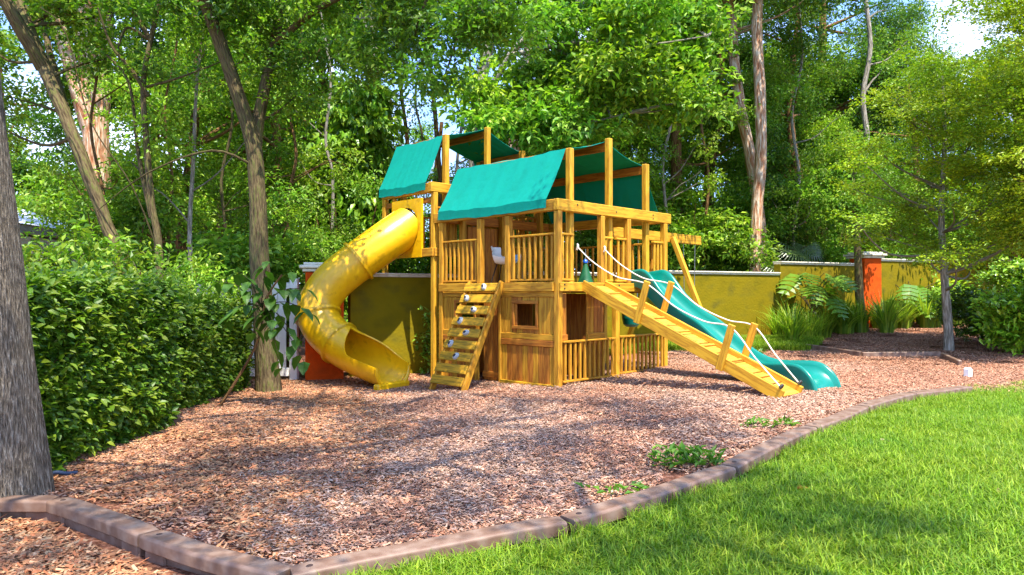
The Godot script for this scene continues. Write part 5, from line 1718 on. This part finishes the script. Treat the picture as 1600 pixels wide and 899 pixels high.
func build_plants() -> void:
	# strap-leaved clumps at the foot of the far wall
	var pal := [Color(0.28, 0.40, 0.03), Color(0.20, 0.33, 0.025), Color(0.34, 0.43, 0.04), Color(0.13, 0.24, 0.02)]
	var sm := [strap_clump(110, 0.72, 0.04, pal), strap_clump(110, 0.72, 0.04, pal)]
	var st := [[1238, 517, 1.0, "bright strap-leaved clump at the wall beside the green slide"], [1262, 513, 0.8, "small strap-leaved clump beside the slide-side one"], [1318, 506, 0.95, "strap-leaved clump below the cut-leaf plant"], [1345, 507, 0.9, "strap-leaved clump at the foot of the small dark trunk"], [1385, 515, 1.05, "bright strap-leaved clump below the orange pillar"], [1412, 508, 0.9, "strap-leaved clump beside the one below the pillar"], [1448, 512, 1.0, "strap-leaved clump behind the slender tree trunk"], [1492, 513, 0.95, "strap-leaved clump beside the slender tree trunk"], [1290, 508, 0.8, "strap-leaved clump between slide and cut-leaf plant"]]
	for i in st.size():
		var q: Array = st[i]
		var t := thing("strap_leaf_plant", q[3], "plant", wall_foot(q[0], 1.0 + 0.08 * (q[1] - 505)), "strap-leaved plants along the far wall")
		var o := obj("foliage", sm[i % 2], M.leaf, t)
		o.rotation.y = rng.randf() * TAU
		o.scale = Vector3.ONE * q[2] * 1.4
	for i in 16:
		var t := thing("strap_leaf_plant", "bright strap-leaved plant in the row along the far ochre wall", "plant", wall_foot(1215.0 + i * 22.0 + rr(-8, 8), rr(0.5, 1.7)), "strap-leaved plants along the far wall")
		var o := obj("foliage", sm[i % 2], M.leaf, t)
		o.rotation.y = rng.randf() * TAU
		o.scale = Vector3.ONE * rr(0.8, 1.25)
	# cut-leaf philodendrons
	for q in [[1275, 502, 17.2, 1.45, 22, "cut-leaf plant with large split leaves before the stepped wall"], [1430, 505, 17.6, 1.25, 18, "cut-leaf plant with split leaves behind the slender tree"]]:
		var b := wall_foot(q[0], 0.55)
		var t := thing("split_leaf_plant", q[5], "plant", b, "cut-leaf plants at the wall")
		tube(t, "stem", [Vector3(0.3, -0.05, 0), Vector3(0.15, 0.3, 0), Vector3(-0.1, 0.55, 0.05)], 0.05, 0.04, "bark_grey", 7, 4)
		for k in q[4]:
			var a: float = TAU * k / q[4] * 2.4
			var reach := rr(0.25, 0.75)
			var tip := Vector3(cos(a) * reach - 0.1, q[3] * rr(0.5, 1.0), sin(a) * reach)
			var c := Color(0.10, 0.22, 0.02).lerp(Color(0.19, 0.32, 0.03), rng.randf())
			var lf := obj("leaf", lobed_leaf(rr(0.5, 0.72), 5, c), M.leaf_glossy, t, tip)
			lf.rotation = Vector3(rr(0.1, 0.7), PI / 2 - a, rr(-0.3, 0.3))
			tube(t, "leaf_stalk", [Vector3(-0.1, 0.5, 0.05), Vector3(tip.x * 0.5 - 0.05, tip.y * 0.85, tip.z * 0.5), tip], 0.012, 0.008, "bark_moss", 5, 4)
	# fan palm hanging over the wall
	var fb := G(7.2, 18.6)
	var fp := thing("fan_palm", "fan palm with drooping blue-green fronds above the stepped wall", "palm", fb)
	tube(fp, "trunk", [Vector3(0, -0.2, 0), Vector3(0, 1.4, 0)], 0.12, 0.1, "bark_brown", 8, 4)
	for q in [[1240, 392, 18.0], [1195, 432, 17.2], [1255, 400, 18.3], [1210, 415, 18.0], [1225, 380, 18.6], [1262, 385, 18.8], [1180, 440, 17.4]]:
		var p := W(q[0], q[1], q[2]) - fb
		var fr := obj("frond", fan_leaf(0.62, Color(0.13, 0.2, 0.06)), M.leaf_glossy, fp, p)
		fr.rotation = Vector3(rr(0.3, 1.0), rr(-1.2, 1.2), rr(-0.5, 0.5))
		tube(fp, "frond_stalk", [Vector3(0, 1.35, 0), p.lerp(Vector3(0, 1.35, 0), 0.4) + Vector3.UP * 0.2, p], 0.014, 0.01, "bark_moss", 5, 4)
	# rounded shrubs by the right-hand bed
	for q in [[1548, 540, 1.35, 0.75, "dark rounded shrub in the mulch beside the slender tree", "hedge", Color(0.75, 0.8, 0.8)], [1612, 556, 1.25, 0.8, "light leafy shrub in front of the dark rounded one", "shrub", Color(1.6, 1.5, 1.2)], [1590, 522, 1.5, 0.8, "tall leafy shrub against the far ochre wall", "shrub", Color(1.2, 1.2, 1.0)], [1508, 505, 0.9, 0.6, "low bright shrub behind the slender tree", "shrub", Color(1.7, 1.6, 1.2)], [688, 590, 1.25, 0.42, "small leafy shrub at the wall beside the playhouse", "shrub", Color(1, 1, 1)]]:
		var b := P(q[0], q[1])
		if q[0] == 688: b = G(-1.1, 12.9)
		var t := thing("leafy_shrub", q[4], "shrub", b, "rounded shrubs in the mulch beds")
		var cl := crown_clusters(Vector3(0, q[2] * 0.5, 0), Vector3(q[3], q[2] * 0.45, q[3]), 14, q[3] * 0.42, 0.2)
		var xf := []
		var tn := []
		fill_clusters(cl, 26.0, 0.7, 1.1, q[6], 0.15, xf, tn)
		scatter(t, "foliage", leafkinds[q[5]], M.leaf_glossy, xf, tn)
		var paths := []
		for k in 5:
			paths.append([[Vector3(rr(-0.1, 0.1), -0.05, rr(-0.1, 0.1)), Vector3(rr(-0.2, 0.2), q[2] * 0.4, rr(-0.2, 0.2)), Vector3(rr(-0.5, 0.5) * q[3], q[2] * 0.8, rr(-0.5, 0.5) * q[3])], 0.018, 0.006])
		obj("stem", trunk_mesh(paths, 6, 0.0, 1.0, 0.0), M.bark_brown, t)
	# broad-leaved sapling in front of the fence
	var bb := G(-3.75, 9.2)
	var sp := thing("broad_leaf_sapling", "sapling with broad drooping leaves before the white fence", "sapling", bb)
	tube(sp, "stem", [Vector3(0, -0.05, 0), W(400, 540, 9.2) - bb, W(415, 470, 9.15) - bb, W(440, 430, 9.1) - bb], 0.02, 0.01, "bark_brown", 6, 5)
	for e in [[335, 440], [352, 500], [372, 425], [418, 408], [455, 425], [478, 452], [486, 490], [462, 530], [430, 515], [395, 520], [440, 575], [475, 565]]:
		var br := smooth_path([W(408, 478, 9.2) - bb, W(lerpf(408, e[0], 0.5) , lerpf(478, e[1], 0.5) - 12.0, 9.15 + rr(-0.1, 0.1)) - bb, W(e[0], e[1], 9.1 + rr(-0.2, 0.2)) - bb], 4)
		var bm := MB.new()
		add_tube(bm, br, 0.008, 0.003, 5)
		obj("branch", bm.mesh(), M.bark_moss, sp)
		for k in range(2, br.size()):
			var mb := MB.new()
			mb.colored = true
			var c := Color(0.05, 0.13, 0.012).lerp(Color(0.10, 0.22, 0.02), rng.randf())
			var a := rng.randf() * TAU
			add_leaf6(mb, Vector3.ZERO, Vector3(cos(a) * 0.8, -0.5, sin(a) * 0.6 + 0.2).normalized(), Vector3.UP, rr(0.15, 0.27), rr(0.10, 0.17), 0.12, c, 0.25)
			obj("leaf", mb.mesh(), M.leaf, sp, br[k])
	# weeds
	for q in [[1072, 728, 0.16, "low green weed clump on the mulch beside the edging"], [1200, 668, 0.08, "patch of small weeds on the mulch before the ramp foot"], [965, 770, 0.05, "few grass blades sprouting from the mulch"], [1172, 556, 0.12, "grass tuft at the far side of the green slide"], [300, 600, 0.06, "small weed at the foot of the lower hedge"]]:
		var t := thing("weed", q[3], "weed", P(q[0], q[1]), "weeds in the mulch")
		var mb := MB.new()
		mb.colored = true
		for i in int(8.0 + pow(q[2] / 0.16, 2.0) * 150.0):
			var a := rng.randf() * TAU
			var r0: float = sqrt(rng.randf()) * (0.19 if q[2] > 0.1 else 0.16)
			var p := Vector3(cos(a) * r0 * 1.4, rr(0.0, q[2] * 0.7), sin(a) * r0 * 0.7)
			add_leaf(mb, p, Vector3(rr(-1, 1), rr(0.1, 1.0), rr(-1, 1)).normalized(), Vector3.UP, rr(0.06, 0.11), rr(0.025, 0.045), 0.2, pick_col([Color(0.10, 0.24, 0.02), Color(0.16, 0.30, 0.03)]), 0.2)
		obj("foliage", mb.mesh(), M.leaf, t)

# ---------------------------------------------------------------- small things
func build_small_things() -> void:
	var ps := get_node("wooden_playset") as Node3D
	# white shell chair on the deck
	var at: Vector3 = ps.transform * Vector3(0.26, 1.522, -1.36)
	var t := thing("shell_chair", "white moulded shell chair standing on the playset deck", "chair", at)
	t.rotation.y = PI / 2 - 0.35
	t.scale = Vector3.ONE * 0.72
	var mb := MB.new()
	var rows := []
	for i in 9:
		var u := i / 8.0
		var row := []
		for j in 13:
			var w := lerpf(-1.0, 1.0, j / 12.0)
			var seat := smoothstep(0.0, 0.5, u)
			var z := lerpf(0.24, -0.17, smoothstep(0.0, 0.6, u)) - 0.10 * smoothstep(0.6, 1.0, u)
			var y := 0.43 + 0.36 * smoothstep(0.5, 1.0, u) - 0.03 * sin(PI * minf(u * 2.0, 1.0))
			var side := w * (0.24 + 0.03 * sin(PI * u))
			y += absf(pow(w, 3.0)) * 0.17 * sin(PI * clampf(u * 0.9 + 0.1, 0.0, 1.0))
			z += w * w * 0.10 * smoothstep(0.5, 1.0, u)
			row.append(Vector3(side, y, z))
		rows.append(row)
	for i in 8:
		for j in 12:
			mb.quad(rows[i][j], rows[i + 1][j], rows[i + 1][j + 1], rows[i][j + 1], Vector3(0, 1, 0.3))
			var o := Vector3(0, -0.008, -0.004)
			mb.quad(rows[i][j] + o, rows[i + 1][j] + o, rows[i + 1][j + 1] + o, rows[i][j + 1] + o, Vector3(0, -1, -0.3))
	obj("shell", mb.mesh(), M.white_plastic, t)
	for sx in [-1.0, 1.0]:
		for sz in [-1.0, 1.0]:
			tube(t, "leg", [Vector3(0.13 * sx, 0.41, 0.10 * sz), Vector3(0.22 * sx, 0.0, 0.2 * sz)], 0.013, 0.009, "wood_pale" if sz > 0 else "rubber", 8, 2)
	var cl := thing("blue_cloth", "pale blue cloth draped over the white chair arm", "cloth", at + Vector3(0.16, 0.40, 0.0))
	var cm := MB.new()
	for i in 6:
		for j in 4:
			var q := func(a: int, b: int) -> Vector3:
				return Vector3(a * 0.035 - 0.1, 0.05 - 0.05 * absf(b - 2.0) - 0.01 * sin(a * 2.0), (b - 2) * 0.05)
			cm.quad(q.call(i, j), q.call(i + 1, j), q.call(i + 1, j + 1), q.call(i, j + 1), Vector3.UP)
	obj("cloth", cm.mesh(), M.cloth_blue, cl)
	# toy cone on the deck at the head of the ramp
	var cp: Vector3 = ps.transform * Vector3(0.80, 1.522, -0.16)
	var ct := thing("toy_cone", "dark green cone toy with blue knob at the ramp head", "toy", cp)
	obj("cone", lathe([Vector2(0.0, 0.0), Vector2(0.12, 0.0), Vector2(0.10, 0.05), Vector2(0.045, 0.22), Vector2(0.02, 0.30), Vector2(0.0, 0.30)], 16), M.toy_green, ct)
	obj("knob", lathe([Vector2(0.0, 0.28), Vector2(0.034, 0.295), Vector2(0.036, 0.32), Vector2(0.02, 0.345), Vector2(0.0, 0.35)], 14), M.toy_blue, ct)
	tube(ct, "antenna", [Vector3(0, 0.34, 0), Vector3(0.003, 0.42, 0), Vector3(0.0, 0.5, 0)], 0.006, 0.004, "steel", 6, 2)
	# ball by the swing
	var bp := G(4.15, 16.0)
	var bt := thing("blue_ball", "blue ball lying in the grass behind the swing frame", "ball", bp + Vector3.UP * 0.02)
	obj("ball", lathe([Vector2(0.0, 0.0), Vector2(0.07, 0.015), Vector2(0.12, 0.06), Vector2(0.14, 0.13), Vector2(0.12, 0.2), Vector2(0.07, 0.245), Vector2(0.0, 0.26)], 18), M.toy_blue, bt)
	# drip hose end at the oak foot
	var hp := P(98, 748)
	var ht := thing("garden_hose", "dark hose end lying at the foot of the oak", "hose", hp)
	tube(ht, "hose", [Vector3(-0.12, 0.02, 0.02), Vector3(-0.05, 0.05, 0.0), Vector3(0.0, 0.03, -0.05), Vector3(0.03, 0.015, -0.14)], 0.016, 0.016, "hose_blue", 8, 5)
	# fallen leaves on the lawn
	for q in [[1253, 764, Color(0.42, 0.17, 0.03), "fallen orange leaf on the lawn beside the edging"], [1565, 770, Color(0.36, 0.2, 0.08), "fallen tan leaf lying in the lawn"], [1380, 690, Color(0.45, 0.34, 0.2), "pale dry leaf lying in the sunlit lawn"]]:
		var p := P(q[0], q[1])
		var ft := thing("fallen_leaf", q[3], "leaf", p + Vector3.UP * 0.0, "fallen leaves on the lawn")
		var lm := MB.new()
		lm.colored = true
		add_leaf6(lm, Vector3(-0.05, 0.0, 0), Vector3(1, 0.1, 0.2).normalized(), Vector3.UP, 0.12, 0.07, 0.3, q[2], 0.2)
		obj("blade", lm.mesh(), M.leaf, ft)

func _ready() -> void:
	rng.seed = 20240611
	# camera, sky, sun, exposure
	var cam := Camera3D.new()
	cam.name = "camera"
	add_child(cam)
	cam.position = Vector3(0, CAMH, 0)
	cam.rotation.x = atan(10.5 / F)
	cam.fov = rad_to_deg(2.0 * atan(449.5 / F))
	cam.near = 0.05
	cam.far = 3000.0
	cam.current = true
	var sky_m := ProceduralSkyMaterial.new()
	sky_m.sky_top_color = Color(0.42, 0.59, 0.90)
	sky_m.sky_horizon_color = Color(0.68, 0.80, 0.95)
	sky_m.sky_curve = 0.16
	sky_m.sky_energy_multiplier = 1.12
	sky_m.sky_cover = noise_tex(0.012, [[0.0, Color(1, 1, 1, 0)], [0.46, Color(1, 1, 1, 0)], [0.66, Color(1, 1, 1, 0.4)], [1.0, Color(1, 1, 1, 0.7)]], 1024, 512, FastNoiseLite.TYPE_SIMPLEX_SMOOTH, 6, 64)
	sky_m.sky_cover_modulate = Color(1.0, 0.97, 0.93)
	sky_m.ground_bottom_color = Color(0.25, 0.27, 0.18)
	sky_m.ground_horizon_color = Color(0.55, 0.6, 0.55)
	var sky := Sky.new()
	sky.sky_material = sky_m
	var env := Environment.new()
	env.background_mode = Environment.BG_SKY
	env.sky = sky
	env.tonemap_mode = Environment.TONE_MAPPER_LINEAR
	env.tonemap_exposure = 2.5
	env.sdfgi_enabled = true
	env.ssao_enabled = true
	env.ssil_enabled = true
	var we := WorldEnvironment.new()
	we.name = "world_environment"
	we.environment = env
	add_child(we)
	var sun := DirectionalLight3D.new()
	sun.name = "sun"
	add_child(sun)
	sun.look_at_from_position(Vector3(0.178, 0.899, 0.400) * 50.0, Vector3.ZERO)
	sun.light_energy = 1.55
	sun.light_color = Color(1.0, 0.97, 0.915)
	sun.light_angular_distance = 0.5
	sun.shadow_enabled = true

	make_materials()
	make_leafkinds()
	build_ground()
	build_walls()
	build_edging()
	build_playset()
	build_hedges()
	build_trees()
	build_plants()
	build_small_things()
